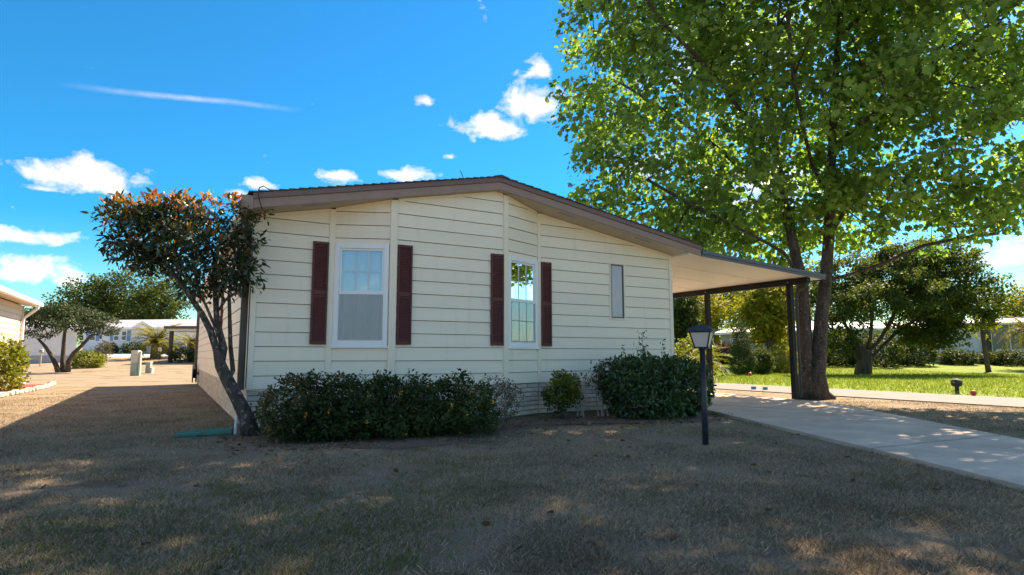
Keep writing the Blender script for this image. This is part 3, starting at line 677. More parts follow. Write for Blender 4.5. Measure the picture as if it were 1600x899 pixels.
# ------------------------------------------------------------------ lamp post
lp = empty('lamp_post', (5.59, 5.2, 0), 'dark blue garden lamp post with square milky lantern beside driveway', 'lamp')
lx, ly = 5.59, 5.2
MB().lathe((lx, ly, 0), [(.036, -.05), (.036, .55), (.033, .56), (.033, 1.11), (.045, 1.12), (.045, 1.135), (.02, 1.15)], 14).build('post', M['lamp_paint'], lp, True)
a_ = .55; ca, sa_ = math.cos(a_), math.sin(a_)
rot = lambda p: (lx + p[0] * ca - p[1] * sa_, ly + p[0] * sa_ + p[1] * ca, p[2])
b0, b1, zb, zt = .075, .118, 1.15, 1.325
sq = lambda h, z: [(-h, -h, z), (h, -h, z), (h, h, z), (-h, h, z)]
lan = MB(rot)
lan.prism(sq(b0 + .008, zb - .018), sq(b0 + .012, zb)); lan.prism(sq(b1 + .012, zt - .002), sq(b1 + .016, zt + .012))
for sx in (-1, 1):
    for sy in (-1, 1):
        lan.prism([(sx * b0 + d[0], sy * b0 + d[1], zb) for d in ((-.008, -.008), (.008, -.008), (.008, .008), (-.008, .008))], [(sx * b1 + d[0], sy * b1 + d[1], zt) for d in ((-.008, -.008), (.008, -.008), (.008, .008), (-.008, .008))])
ln_ = lan.build('lantern_frame', M['lamp_paint'], lp)
for k in range(4):
    th = k * math.pi / 2; cc, ss = math.cos(th), math.sin(th); f = lambda x, y, z: (x * cc - y * ss, x * ss + y * cc, z)
    MB(rot).prism([f(-b0 + .008, -b0, zb + .002), f(b0 - .008, -b0, zb + .002), f(b1 - .008, -b1, zt - .003), f(-b1 + .008, -b1, zt - .003)], [f(-b0 + .008, -b0 + .004, zb + .002), f(b0 - .008, -b0 + .004, zb + .002), f(b1 - .008, -b1 + .004, zt - .003), f(-b1 + .008, -b1 + .004, zt - .003)]).build('pane', M['lamp_glass'], ln_)
cap = MB(rot); prev = sq(b1 + .038, zt + .012)
for h, z in ((b1 + .03, zt + .028), (.075, zt + .075), (.06, zt + .082), (.02, zt + .095)):
    cur = sq(h, z); cap.prism(prev, cur); prev = sq(h, z)
cap.build('lantern_cap', M['lamp_paint'], lp)

# ------------------------------------------------------------------ sycamore
def in_lobes(n, lobes, shell=.0):
    """random points in a union of ellipsoids (centre, radii), weighted to the outer half"""
    vol = np.array([r[0] * r[1] * r[2] for _, r in lobes]); pick = rng.choice(len(lobes), n, p=vol / vol.sum())
    d = unit(rng.normal(size=(n, 3))); rad = rng.uniform(shell, 1, n) ** (1 / 2.4)
    c = np.array([l[0] for l in lobes])[pick]; r = np.array([l[1] for l in lobes])[pick]
    return c + d * r * rad[:, None]
def clump_leaves(pts, per, spread, size, shape, m, parent, name='crown', center=None, jit=.6, up=.55, flat=.7, sv=.35):
    P = np.repeat(np.asarray(pts), per, 0); o = rng.normal(0, 1, P.shape); o = unit(o) * (rng.uniform(0, 1, len(o)) ** .5)[:, None] * spread; o[:, 2] *= flat; P = P + o
    c = np.mean(pts, 0) if center is None else np.array(center)
    outw = unit(P - c)
    ax = unit(o) * .6 + outw * .4 + np.array([0, 0, -.25]); nr = outw * (1 - up) + np.array([0, 0, up])
    return leaf_obj(name, P, size, ax, nr, shape, m, parent, jit, sv)
bx, by = 13.42, 9.36
syc = empty('sycamore_tree', (bx, by, 0), 'tall twin-trunk sycamore with spreading leafy crown behind the carport post', 'tree')
D0 = float(np.dot((bx, by), FW[:2]))
def sp(x, y, dd=0.): return at(x, y, D0 + dd)
stA = [sp(1262, 628), sp(1259, 585), sp(1257, 500), sp(1253, 440), sp(1240, 385), sp(1226, 320, .1), sp(1215, 250, .3), sp(1200, 160, .5), sp(1185, 70, .7), sp(1172, -30, .8), sp(1168, -130, .8), sp(1170, -230, .6)]
stB = [sp(1280, 628, -.1), sp(1278, 585, -.1), sp(1283, 500), sp(1290, 440), sp(1295, 370), sp(1297, 310), sp(1300, 230), sp(1303, 150, -.2), sp(1310, 60, -.3), sp(1318, -40, -.3), sp(1318, -150, 0), sp(1310, -260, 0), sp(1300, -360, 0)]
limbs = [
    (3, [sp(1225, 395, -.2), sp(1190, 375, -.6), sp(1140, 350, -1.1), sp(1080, 320, -1.5), sp(1010, 280, -1.8)]),
    (5, [sp(1180, 285, .8), sp(1120, 230, 1.2), sp(1050, 180, 1.8), sp(970, 130, 2.)]),
    (6, [sp(1170, 190, -.8), sp(1110, 110, -1.6), sp(1040, 40, -2.2), sp(980, -40, -2.6)]),
    (8, [sp(1130, 10, .6), sp(1060, -60, 1), sp(990, -110, 1.2)]),
]
limbsB = [
    (3, [sp(1330, 428, -.2), sp(1380, 412, -.6), sp(1440, 385, -1.0), sp(1500, 372, -1.3), sp(1560, 365, -1.5)]),
    (4, [sp(1330, 315, .2), sp(1374, 274, .5), sp(1420, 220, .9), sp(1480, 160, 1.2), sp(1550, 100, 1.3)]),
    (5, [sp(1270, 262, -.7), sp(1255, 200, -1.5), sp(1240, 120, -2.3), sp(1230, 20, -3.)]),
    (6, [sp(1350, 190, -1), sp(1410, 140, -2), sp(1480, 80, -2.8), sp(1560, 30, -3.3)]),
    (7, [sp(1345, 100, 1), sp(1400, 40, 2), sp(1460, -20, 2.8)]),
    (8, [sp(1370, 0, -.6), sp(1440, -60, -1.2), sp(1530, -110, -1.6)]),
]
stems = [dict(pts=stA)]; off = len(stA)
stems.append(dict(pts=stB, **{'from': -1})); offB = off; n0 = off + len(stB)
for k, pl_ in limbs: stems.append(dict(pts=pl_, **{'from': k})); n0 += len(pl_)
for k, pl_ in limbsB: stems.append(dict(pts=pl_, **{'from': offB + k})); n0 += len(pl_)
cz_ = lambda dx, dd, z, r: (np.array([bx, by, 0]) + RT * dx + FW * dd + np.array([0, 0, z]), np.array(r))
lobes = [cz_(-2.9, -.5, 6.0, (2.9, 2.9, 2.5)), cz_(-2.9, 1.6, 8.8, (2.9, 2.9, 2.6)), cz_(-2.6, -2.2, 9.4, (2.7, 2.7, 2.6)), cz_(.2, -2.6, 7.4, (2.8, 2.8, 2.4)), cz_(.3, 1.8, 6.2, (3, 2.8, 2.2)),
         cz_(2.7, -1.5, 5.8, (2.7, 2.5, 2.1)), cz_(3.4, -1.8, 8.4, (3.1, 3, 2.8)), cz_(2.9, .8, 9.0, (3, 2.6, 2.4)), cz_(.3, 0, 11.3, (3.8, 3.8, 3.0)), cz_(-2.6, 0, 11.3, (2.9, 3.2, 2.6)), cz_(3.0, 0, 11.6, (3.0, 3.2, 2.6)),
         cz_(-3.6, .2, 4.5, (1.9, 2.2, 1.1)), cz_(-1.6, .6, 4.7, (1.6, 1.8, 1.1)), cz_(3.0, -1.8, 4.3, (1.9, 1.5, .9)), cz_(.6, -.6, 5.0, (1.5, 1.5, 1.2)), cz_(5.6, -1, 6.6, (1.6, 2, 2.0)), cz_(5.8, -1.2, 9.6, (1.6, 2, 2.2)), cz_(0, -4.8, 8.9, (2.2, 1.8, 1.6)), cz_(-1.2, -4.0, 12.0, (2.4, 2, 1.8)), cz_(2.2, -4.4, 10.2, (2.2, 2, 1.8)), cz_(1.2, -4.0, 12.6, (2.4, 2, 1.6)), cz_(4.2, -3.6, 10.4, (2, 1.8, 1.8)), cz_(-.6, 1.2, 4.4, (1.4, 1.5, .9)), cz_(1.2, 1.4, 4.2, (1.6, 1.5, .9)), cz_(2.3, -.9, 4.0, (1.5, 1.3, .8)), cz_(-2.2, 1.5, 4.1, (1.8, 1.6, .85)), cz_(-.6, 2.2, 4.0, (1.6, 1.4, .85)), cz_(1.4, 2.5, 4.1, (1.6, 1.4, .8)), cz_(-.8, -5.2, 9.8, (2.0, 1.6, 1.4)), cz_(1.7, -1.2, 4.6, (2.0, 2.0, .9)), cz_(4.4, -1.8, 4.6, (1.4, 1.6, .8)), cz_(0, 0, 13.6, (2.6, 2.8, 1.7)), cz_(-5.0, 0., 7.2, (1.2, 1.8, 1.6)), cz_(-4.7, -.3, 9.8, (1.3, 1.8, 1.4))]
att = in_lobes(1480, lobes, .12)
att = att[att[:, 2] > 3.3]
pos, par, rad, ch, tips = grow(stems, list(att), tip=.009, step=.5, power=2.3, wob=.14)
rad = np.array(rad)
for s0, st, rb in ((0, stA, .19), (offB, stB, .195)):                # girth of the two boles
    for i in range(len(st)):
        t = i / (len(st) - 1); rad[s0 + i] = max(rad[s0 + i] if i > 8 else 0, rb * (1 - .88 * t ** .85) * (1.35 if i == 0 else 1.0))
k0 = n0 - sum(len(q) for _, q in limbs + limbsB)
for _, q in limbs + limbsB:
    for i in range(len(q)): rad[k0 + i] = min(max(rad[k0 + i], .04), .12 * (1 - .6 * i / len(q)) + .014)
    k0 += len(q)
for i in range(n0, len(pos)): rad[i] = min(rad[i], .06, rad[par[i]])
tb = tubes(pos, par, rad, ch)
for sgn, (px_, py_) in enumerate(((1250, 632), (1300, 634), (1272, 634))):    # root flare
    q = sp(px_, py_, -.1 if sgn else 0); tb.tube([(q[0], q[1], -.06), tuple(sp(1258 + 12 * sgn, 610) * .5 + sp(px_, 616) * .5), tuple(sp(1262 + 8 * sgn, 575))], [.15, .13, .07], 9)
tk = tb.build('trunk', M['syc_bark'], syc, True)
tp_ = np.array([pos[i] for i in tips]); mids = np.array([pos[i] for i in range(n0, len(pos)) if len(ch[i]) == 1])
sel = mids[rng.choice(len(mids), min(500, len(mids)), replace=False)]
sel = sel[sel[:, 2] > 3.6]
cc_ = np.array([bx, by, 7.5])
clump_leaves(tp_, 50, .50, .128, LOBED, M['syc_leaf'], syc, 'crown', cc_, jit=.65, sv=.45)
clump_leaves(sel, 16, .55, .135, LOBED, M['syc_leaf'], syc, 'inner_leaves', cc_, jit=.7)

# ------------------------------------------------------------------ photinia at the left corner
pb = np.array([1.02, 8.72, 0]); PD = float(pb[:2] @ FW[:2])
pho = empty('photinia_tree', tuple(pb), 'small leaning multi-stemmed tree with dark leaves and bronze tips at house corner', 'tree')
q = lambda x, y, d=0.: at(x, y, PD + d)
m0 = [pb + (0, 0, -.05), q(386, 655), q(372, 625), q(356, 595), q(345, 572)]
ps = [dict(pts=m0),
      dict(pts=[q(338, 545), q(328, 515), q(315, 490), q(300, 468), q(280, 440), q(262, 415), q(240, 385)], **{'from': 4}),
      dict(pts=[q(350, 545, .05), q(342, 515, .08), q(338, 490, .1), q(336, 460, .1), q(334, 430, .1), q(335, 395)], **{'from': 4}),
      dict(pts=[q(364, 580, .1), q(360, 540, .15), q(359, 500, .2), q(358, 465, .2), q(362, 430, .2), q(370, 395, .2)], **{'from': 3}),
      dict(pts=[q(322, 478, -.1), q(310, 455, -.15), q(304, 425, -.2), q(300, 390, -.2)], **{'from': 12}),
      dict(pts=[q(352, 470, .1), q(372, 455, .1), q(385, 430, .1), q(392, 400, .1)], **{'from': 14}),
      dict(pts=[q(318, 470, .2), q(292, 430, .3), q(270, 400, .35)], **{'from': 9})]
ns = sum(len(s_['pts']) for s_ in ps)
pc = [(q(225, 370), np.array((.62, .55, .42))), (q(300, 375), np.array((.70, .6, .50))), (q(362, 372), np.array((.42, .5, .48))), (q(190, 345), np.array((.30, .4, .22))), (q(270, 335, .1), np.array((.65, .55, .22))), (q(345, 420), np.array((.45, .4, .25))), (q(255, 415), np.array((.34, .4, .16))), (q(315, 438), np.array((.52, .45, .22))), (q(375, 430), np.array((.30, .4, .26))), (q(215, 395), np.array((.40, .45, .25))), (q(385, 385), np.array((.20, .3, .36)))]
pa = in_lobes(400, pc, .1)
pos, par, rad, ch, tips = grow(ps, list(pa), tip=.0032, step=.16, power=2.3, wob=.16)
rad = np.array(rad)
for i in range(ns): rad[i] = max(rad[i] * .9, .018)
for i, r in zip(range(5), (.125, .10, .085, .08, .074)): rad[i] = r
for lo_, n_st, rb in ((5, 7, .047), (12, 6, .046), (18, 6, .032)):
    for i in range(n_st): rad[lo_ + i] = rb * (1 - .6 * i / n_st)
for i in range(24, ns): rad[i] = min(rad[i], .026)
for i in range(ns, len(pos)): rad[i] = min(rad[i], .011, rad[par[i]])
tubes(pos, par, rad, ch).build('trunk', M['pho_bark'], pho, True)
tp_ = np.array([pos[i] for i in tips]); pcen = q(290, 400)
clump_leaves(tp_, 15, .14, .084, LANCE, M['pho_leaf'], pho, 'crown', pcen, jit=.65, flat=1., sv=.4)
top = tp_[tp_[:, 2] > q(290, 338)[2]]
tops = np.concatenate([top + np.array([0, 0, .05]), np.array([q(x, 318 + 9 * math.sin(x * .13) + abs(x - 290) * .07 + rnd.uniform(-8, 8), rnd.uniform(-.35, .35)) for x in range(165, 412, 3)])])
low = tp_[(tp_[:, 2] > q(290, 400)[2]) & (tp_[:, 2] <= q(290, 338)[2])]; tops = np.concatenate([tops[rng.permutation(len(tops))[:75]], low[rng.permutation(len(low))[:22]]]); P = np.repeat(tops, 8, 0) + rng.normal(0, .035, (len(tops) * 8, 3)); 
leaf_obj('young_leaves', P, .088, np.tile((0, 0, .9), (len(P), 1)), rng.normal(0, 1, (len(P), 3)), LANCE, M['pho_red'], pho, .55)
s2 = tops[rng.choice(len(tops), 70)]
clump_leaves(s2 - (0, 0, .08), 12, .13, .09, LANCE, M['pho_leaf'], pho, 'upper_leaves', pcen, jit=.6, flat=1.)
s3 = np.array([q(398, 655, -.05), q(402, 640, -.08), q(405, 662, -.1), q(395, 632, -.05)])
tag(clump_leaves(s3, 9, .07, .07, LANCE, M['pho_leaf'], pho, 'base_sprout', pcen, jit=.8), kind='stuff')

# ------------------------------------------------------------------ shrubs along the front
def shrub(name, label, cat, base, lobes, n, size, shape, m, twigs=0, per=9, spread=.09, twm='twig', stem_base=None, group=None, tipr=.003, jit=.7, shell=.45, tw_pts=None, up=.45, step=.14):
    o = empty(name, tuple(base), label, cat, group)
    A = in_lobes(n, lobes, shell); A = A[A[:, 2] > .04 + base[2]]
    cen = np.mean([l[0] for l in lobes], 0)
    clump_leaves(A, per, spread, size, shape, m, o, 'foliage', cen - np.array([0, 0, .2]), jit, up, 1.)
    if twigs:
        T_ = A[rng.choice(len(A), min(twigs, len(A)), replace=False)] if tw_pts is None else tw_pts
        sb = stem_base if stem_base is not None else [base]
        stems_ = [dict(pts=[np.array(b) - (0, 0, .03), np.array(b) + (rng.normal(0, .02), rng.normal(0, .02), .12)]) for b in sb]
        p_, pa_, r_, c_, t_ = grow(stems_, list(T_), tip=tipr, step=step, power=2.4, wob=.18)
        r_ = np.minimum(np.array(r_), .022)
        tubes(p_, pa_, r_, c_, n_of=lambda r: 4 if r < .01 else 6).build('stems', M[twm], o)
    return o
# lantana hedge
lob = []
for i in range(9):
    t = i / 8; c = np.array([1.42 + 2.15 * t, 8.02 - .42 * t, 0]); hgt = .40 + .03 * math.sin(i * 1.7)
    lob.append((c + (0, 0, hgt), np.array((.36, .50, .385 + .02 * math.sin(i * 2.3)))))
    lob.append((c + (0, -.12, .22), np.array((.36, .50, .24))))
sbs = [(1.4 + .27 * i, 8.0 - .05 * i, 0) for i in range(9)]
lh = shrub('lantana_hedge', 'long low dark green hedge dotted with orange blossoms under the windows', 'hedge', (2.5, 7.8, 0), lob, 1150, .047, OVAL, M['lan_leaf'], twigs=420, per=22, spread=.085, stem_base=sbs, shell=.55)
fp = in_lobes(300, lob, .93); fp = fp[(fp[:, 1] < 7.9)]; fp = fp[rng.permutation(len(fp))[:55]]
fP = np.repeat(fp, 8, 0) + rng.normal(0, .012, (len(fp) * 8, 3)) + np.array([0, -.03, .01]); fn = np.tile((-.3, -.8, .5), (len(fP), 1))
leaf_obj('blossoms', fP, .026, rng.normal(0, 1, fP.shape), fn, OVAL, M['flower'], lh, .4)
dl = in_lobes(240, [((1.3, 7.95, .42), np.array((.3, .42, .38))), ((1.7, 7.9, .72), np.array((.5, .35, .08)))], .6)
clump_leaves(dl, 8, .07, .04, OVAL, M['brn_leaf'], lh, 'sparse_leaves', (1.5, 7.9, .3), .8)
fern = []
for k in range(26):                                               # strappy fronds at the right foot of the hedge
    b0_ = np.array([3.32 + rnd.uniform(-.15, .3), 7.12 + rnd.uniform(-.1, .2), .12]); th = rnd.uniform(-2.6, -.2); d_ = np.array([math.cos(th), math.sin(th), 0]); ln2 = rnd.uniform(.2, .38)
    for j in range(9):
        t = j / 8; fern.append((b0_ + d_ * ln2 * t + np.array([0, 0, .28 * t - .30 * t * t + .08]), d_))
fP = np.repeat(np.array([p for p, _ in fern]), 2, 0); fd = np.repeat(np.array([d for _, d in fern]), 2, 0); side = np.where(np.arange(len(fP)) % 2 == 0, 1., -1.)[:, None] * np.cross(fd, (0, 0, 1.))
leaf_obj('fern_fronds', fP, .075, fd * .7 + side, np.tile((0, 0, 1.), (len(fP), 1)), LANCE, M['yel_leaf'] if False else M['hedge_leaf'], lh, .15)
# half bare shrub
shrub('bare_shrub', 'half bare twiggy shrub at the right end of the flowering hedge', 'shrub', (4.12, 7.75, 0), [((4.12, 7.75, .42), np.array((.42, .38, .34)))], 420, .030, OVAL, M['brn_leaf'], twigs=420, per=4, spread=.05, tipr=.0036,
      stem_base=[(4.08, 7.78, 0), (4.16, 7.72, 0), (4.12, 7.8, 0), (4.2, 7.78, 0)], shell=.2)
# small yellow green bush on a stump
yb = shrub('yellow_green_bush', 'small yellow green bush growing from a short stump by the skirting', 'shrub', (5.72, 8.42, 0), [((5.66, 8.42, .46), np.array((.22, .24, .26))), ((5.80, 8.40, .50), np.array((.22, .22, .22))), ((5.72, 8.42, .64), np.array((.15, .18, .15))), ((5.90, 8.40, .42), np.array((.14, .16, .16)))], 190, .046, OVAL, M['yel_leaf'], twigs=90, per=13, spread=.07, twm='pale_twig', shell=.4)
clump_leaves(in_lobes(85, [((5.66, 8.38, .34), np.array((.30, .28, .22))), ((5.88, 8.40, .45), np.array((.2, .2, .25)))], .5), 10, .07, .045, OVAL, M['lan_leaf'], yb, 'dark_leaves', (5.7, 8.4, .2))
MB().tube([(5.73, 8.36, -.03), (5.73, 8.37, .06), (5.72, 8.40, .15)], [.075, .06, .04], 9).build('stump', M['syc_bark'], yb)
# thin leggy shrub with pale stems
ls = [(6.12, 8.52, 0), (6.17, 8.48, 0), (6.22, 8.53, 0), (6.52, 8.36, 0), (6.58, 8.38, 0), (6.64, 8.34, 0)]
lobl = [((6.15, 8.5, .62), np.array((.30, .2, .14))), ((6.62, 8.36, .80), np.array((.36, .22, .20))), ((6.6, 8.36, .55), np.array((.2, .18, .2)))]
lgs = shrub('leggy_shrub', 'thin leggy shrub with pale bare stems left of the dense green bush', 'shrub', (6.35, 8.45, 0), lobl, 110, .040, OVAL, M['lan_leaf'], twigs=110, per=8, spread=.07, twm='pale_twig', stem_base=ls, shell=.2, tipr=.0035)
mb = MB()
for (x_, y_, z_) in ls + [(6.2, 8.45, 0), (6.5, 8.42, 0), (6.68, 8.4, 0)]:
    a2 = np.array([x_, y_, -.02]); mb.tube([a2, a2 + (rnd.uniform(-.04, .04), rnd.uniform(-.03, .03), .25), a2 + (rnd.uniform(-.1, .1), rnd.uniform(-.04, .04), .5), a2 + (rnd.uniform(-.12, .12), 0, .72)], [.013, .011, .008, .004], 6)
mb.build('main_stems', M['pale_twig'], lgs)
# dense green bush
lobg = [((7.15, 8.0, .50), np.array((.78, .60, .48))), ((7.6, 7.82, .46), np.array((.6, .55, .48))), ((6.85, 8.15, .66), np.array((.5, .45, .32))), ((7.35, 8.0, .72), np.array((.70, .5, .28))), ((7.95, 7.8, .52), np.array((.46, .45, .45))), ((7.8, 7.85, .72), np.array((.45, .45, .24))), ((7.2, 7.85, .25), np.array((.75, .55, .27))), ((8.0, 7.95, .5), np.array((.42, .45, .46)))]
hg = shrub('green_bush', 'large dense glossy green bush with wispy top shoots beside lamp post', 'shrub', (7.25, 8.0, 0), lobg, 1150, .080, LANCE, M['hedge_leaf'], twigs=260, per=14, spread=.10, stem_base=[(6.8 + .2 * i, 8.05 - .03 * i, 0) for i in range(6)], shell=.6, up=.25)
ms_ = MB(); wl = []
for k in range(17):
    x0_, y0_ = 7.2 + rnd.uniform(-.3, .75), 8.05 + rnd.uniform(-.2, .2); h_ = rnd.uniform(.95, 1.22) if k > 5 else rnd.uniform(1.2, 1.52); p0 = np.array([x0_, y0_, .85]); p1 = p0 + (rnd.uniform(-.1, .1), rnd.uniform(-.1, .1), h_ - .85)
    ms_.tube([p0, (p0 + p1) / 2 + (rnd.uniform(-.03, .03), 0, 0), p1], [.004, .003, .002], 4)
    wl += [p0 + (p1 - p0) * t + rng.normal(0, .02, 3) for t in np.linspace(.3, 1, 10 if k > 5 else 8)]
ms_.build('shoots', M['twig'], hg); wl = np.repeat(np.array(wl), 2, 0)
leaf_obj('shoot_leaves', wl, .055, rng.normal(0, 1, wl.shape), rng.normal(0, 1, wl.shape), LANCE, M['hedge_leaf'], hg, .5)

# ------------------------------------------------------------------ small things by the house
def splash():
    c = np.array([.62, 9.05]); a = 2.95; ca, sa = math.cos(a), math.sin(a)
    o = empty('splash_block', (.5, 9.1, 0), 'green plastic splash block lying on the grass by the leaning tree', 'splash block')
    xf = lambda p: (.78 + p[0] * ca - p[1] * sa, 8.98 + p[0] * sa + p[1] * ca, p[2])
    mb = MB(xf); L_, w0, w1 = .66, .10, .17
    mb.prism([(0, -w0, .01), (L_, -w1, .005), (L_, w1, .005), (0, w0, .01)], [(0, -w0, .03), (L_, -w1, .018), (L_, w1, .018), (0, w0, .03)])
    for s_ in (-1, 1): mb.prism([(0, s_ * w0, .0), (L_, s_ * w1, .0), (L_, s_ * (w1 - .022), .0), (0, s_ * (w0 - .022), .0)], [(0, s_ * w0, .085), (L_, s_ * w1, .045), (L_, s_ * (w1 - .022), .045), (0, s_ * (w0 - .022), .085)])
    mb.prism([(-.02, -w0, 0), (.003, -w0, 0), (.003, w0, 0), (-.02, w0, 0)], [(-.02, -w0, .09), (.003, -w0, .09), (.003, w0, .09), (-.02, w0, .09)])
    for i in (-1, 0, 1): mb.prism([(.05, i * .05 - .008, .029), (L_ - .03, i * .085 - .008, .017), (L_ - .03, i * .085 + .008, .017), (.05, i * .05 + .008, .029)], [(.05, i * .05 - .004, .04), (L_ - .03, i * .085 - .004, .028), (L_ - .03, i * .085 + .004, .028), (.05, i * .05 + .004, .04)])
    mb.build('tray', M['green_plastic'], o)
splash()
pp = empty('drain_pipe', (.83, 8.95, 0), 'short white upright pipe at the foot of the leaning tree', 'pipe')
MB().tube([(.83, 8.93, -.02), (.84, 8.95, .16), (.855, 8.98, .31)], .019, 10).build('pipe', M['white'], pp); MB().tube([(.84, 8.95, .165), (.93, 9.02, .21)], .015, 8).build('pipe_branch', M['white'], pp)
hr = empty('hose_reel', (.86, 24.2, .35), 'round dark hose reel on the far end of the left wall', 'hose reel')
MB(lambda p: (.86 - p[2], 24.2 + p[0], .42 + p[1])).lathe((0, 0, -.06), [(.30, 0), (.33, .02), (.33, .035), (.17, .04), (.17, .11), (.33, .115), (.33, .14), (.05, .15)], 18).build('drum', M['rubber'], hr)
MB().box(.84, .99, 24.15, 24.25, .38, .46).build('bracket', M['util'], hr)

# ------------------------------------------------------------------ beds
def blob_sheet(name, pts, z, m, kind='structure'):
    mb = MB(); c = np.mean(pts, 0); n = len(pts)
    mb.add([(c[0], c[1], float(terr(*c)) + z + .015)] + [(p[0], p[1], float(terr(*p)) + z) for p in pts], [(0, 1 + i, 1 + (i + 1) % n) for i in range(n)]); o = mb.build(name, M[m]); o['kind'] = kind; return o
def wob(pts, n=8, a=.05):
    out_ = []
    for i in range(len(pts)):
        p, q_ = np.array(pts[i]), np.array(pts[(i + 1) % len(pts)])
        for k in range(n): out_.append(p + (q_ - p) * k / n + rng.normal(0, a, 2))
    return out_
blob_sheet('mulch_bed', wob([(.55, 9.0), (.75, 8.3), (1.05, 7.55), (2.2, 6.75), (3.6, 6.5), (4.4, 7.1), (5.6, 7.85), (6.6, 7.35), (7.8, 6.95), (8.6, 7.7), (8.9, 9.1), (5.7, 9.1), (4.8, 8.76), (3, 8.76), (2, 9.1)]), .006, 'mulch')
# dead leaves and chips in the bed
nn = 2600; P = np.stack([rng.uniform(.6, 8.7, nn), rng.uniform(6.4, 9.0, nn), np.full(nn, .018)], 1)
P = P[(P[:, 1] > 7.3 - .35 * np.sin(P[:, 0] * 1.1) - .3 * rng.random(len(P)) ** 2) & ~((P[:, 0] > 2.2) & (P[:, 0] < 5.5) & (P[:, 1] > 8.7))]
o = leaf_obj('leaf_litter', P, .055, rng.normal(0, 1, P.shape) * (1, 1, .15), np.tile((0, 0, 1.), (len(P), 1)), OVAL, M['dead_leaf'], None, .35)
tag(o, 'brown dead leaf litter under the front shrubs', 'leaf litter', kind='stuff')

# ------------------------------------------------------------------ grass
def patch(x, y):                                              # where the dry turf still has green in it
    return np.sin(x * .9 + 1.3 * np.sin(y * .7)) * .4 + np.sin(y * 1.3 + x * .4 + 2) * .3 + np.sin(x * 2.7 - y * 2.1) * .25 + .45 * np.exp(-((x + .3) ** 2 / 2.5 + (y - 5.2) ** 2 / 5)) - .05
def on_drive(x, y):
    res = np.zeros(len(x), bool)
    for i in range(len(Ln) - 1):
        q4 = [Ln[i], Ln[i + 1], Rn[i + 1], Rn[i]]; ins = np.ones(len(x), bool)
        for k in range(4):
            a, b = q4[k], q4[(k + 1) % 4]; ins &= ((b[0] - a[0]) * (y - a[1]) - (b[1] - a[1]) * (x - a[0])) >= -.02
        res |= ins
    return res
def blades(n, dmin, dmax, hmin, hmax, wd, green, name, label, m, fov=.93, lush=False):
    d = dmin * (dmax / dmin) ** rng.random(n); s = rng.uniform(-fov, fov, n) * d
    x = d * FW[0] + s * RT[0]; y = d * FW[1] + s * RT[1]
    keep = ~on_drive(x, y) & ~((x > HX0 - .02) & (y > 8.9)) & ~((x > 1.1) & (x < 8.8) & (y > 7.4) & (y < 9.2)) & (x < 14.9) & ~((x < -4.2) & (y > 10))
    g = patch(x, y); keep &= (rng.random(n) < np.clip((g - .2) * 1.2, 0, 1)) if green else (rng.random(n) < np.clip(.9 - .85 * sstep(.1, .6, np.sin(x * 1.7 + y + .8 * np.sin(y * 3.1)) * np.sin(y * 1.9 - x * .6 + np.sin(x * 2.3)) + .25 * np.sin(x * 6.1) * np.sin(y * 5.3)), 0, 1))
    x, y, d = x[keep], y[keep], d[keep]; n = len(x)
    P = np.stack([x, y, np.zeros(n)], 1); th = rng.uniform(0, 2 * math.pi, n); lean = rng.uniform(.2, 1.6, n) if not green else rng.uniform(.1, .9, n)
    dr = np.stack([np.cos(th), np.sin(th), np.zeros(n)], 1); h = rng.uniform(hmin, hmax, n); wv = wd * (.6 + d * .14)
    sd_ = np.stack([-np.sin(th), np.cos(th), np.zeros(n)], 1) * wv[:, None]
    up_ = np.array([0, 0, 1.]); hv = (h / np.sqrt(1 + lean ** 2))[:, None]
    m1 = P + dr * hv * lean[:, None] * .35 + up_ * hv * .6; tp2 = P + dr * hv * lean[:, None] + up_ * hv * .95
    V = np.stack([P - sd_, P + sd_, m1 + sd_ * .8, tp2], 1).reshape(-1, 3); b = np.arange(n)[:, None] * 4
    F = np.concatenate([b + np.array([[0, 1, 2]]), b + np.array([[0, 2, 3]])], 1).reshape(-1, 3)
    o = link(name, npmesh(name, V, F), m); tag(o, label, 'grass', kind='stuff'); return o
blades(330000, 2.2, 17, .015, .05, .0013, False, 'dry_grass', 'short straw coloured dry grass of the front and side yard', M['grass'])
blades(90000, 2.2, 16, .02, .055, .0013, True, 'green_grass', 'patches of green grass within the dry front yard', M['grass_green'])
# taller matted tufts
tn = 2600; d = 2.2 * (14 / 2.2) ** rng.random(tn); sx_ = rng.uniform(-.93, .93, tn) * d; tx = d * FW[0] + sx_ * RT[0]; ty = d * FW[1] + sx_ * RT[1]
kp = ~on_drive(tx, ty) & ~((tx > .9) & (ty > 7.2)) & (tx < 14.8) & ~((tx < -4) & (ty > 10)); tx, ty = tx[kp], ty[kp]
for nm_, lab_, mm_, sl in (('straw_tufts', 'matted straw tufts in the dry front yard', M['grass'], patch(tx, ty) < .25), ('weed_tufts', 'low green weed tufts in the front yard', M['grass_green'], patch(tx, ty) >= .25)):
    P = np.repeat(np.stack([tx[sl], ty[sl], np.zeros(sl.sum())], 1), 22, 0); o_ = rng.normal(0, .035, P.shape); o_[:, 2] = 0; P = P + o_
    V, F = leaf_arrays(P, .042, unit(o_) * .8 + np.array([0, 0, .75]), rng.normal(0, 1, P.shape), (np.array([(0, .024, 0), (0, -.024, 0), (.6, .015, .06), (1, 0, -.05)]), [(0, 1, 2), (2, 1, 3)]), .35, .5)
    tag(link(nm_, npmesh(nm_, V, F), mm_), lab_, 'grass', kind='stuff')
n = 70000; x = rng.uniform(18.05, 40, n); y = rng.uniform(2, 40, n); P = np.stack([x, y, terr(x, y) + .01], 1)
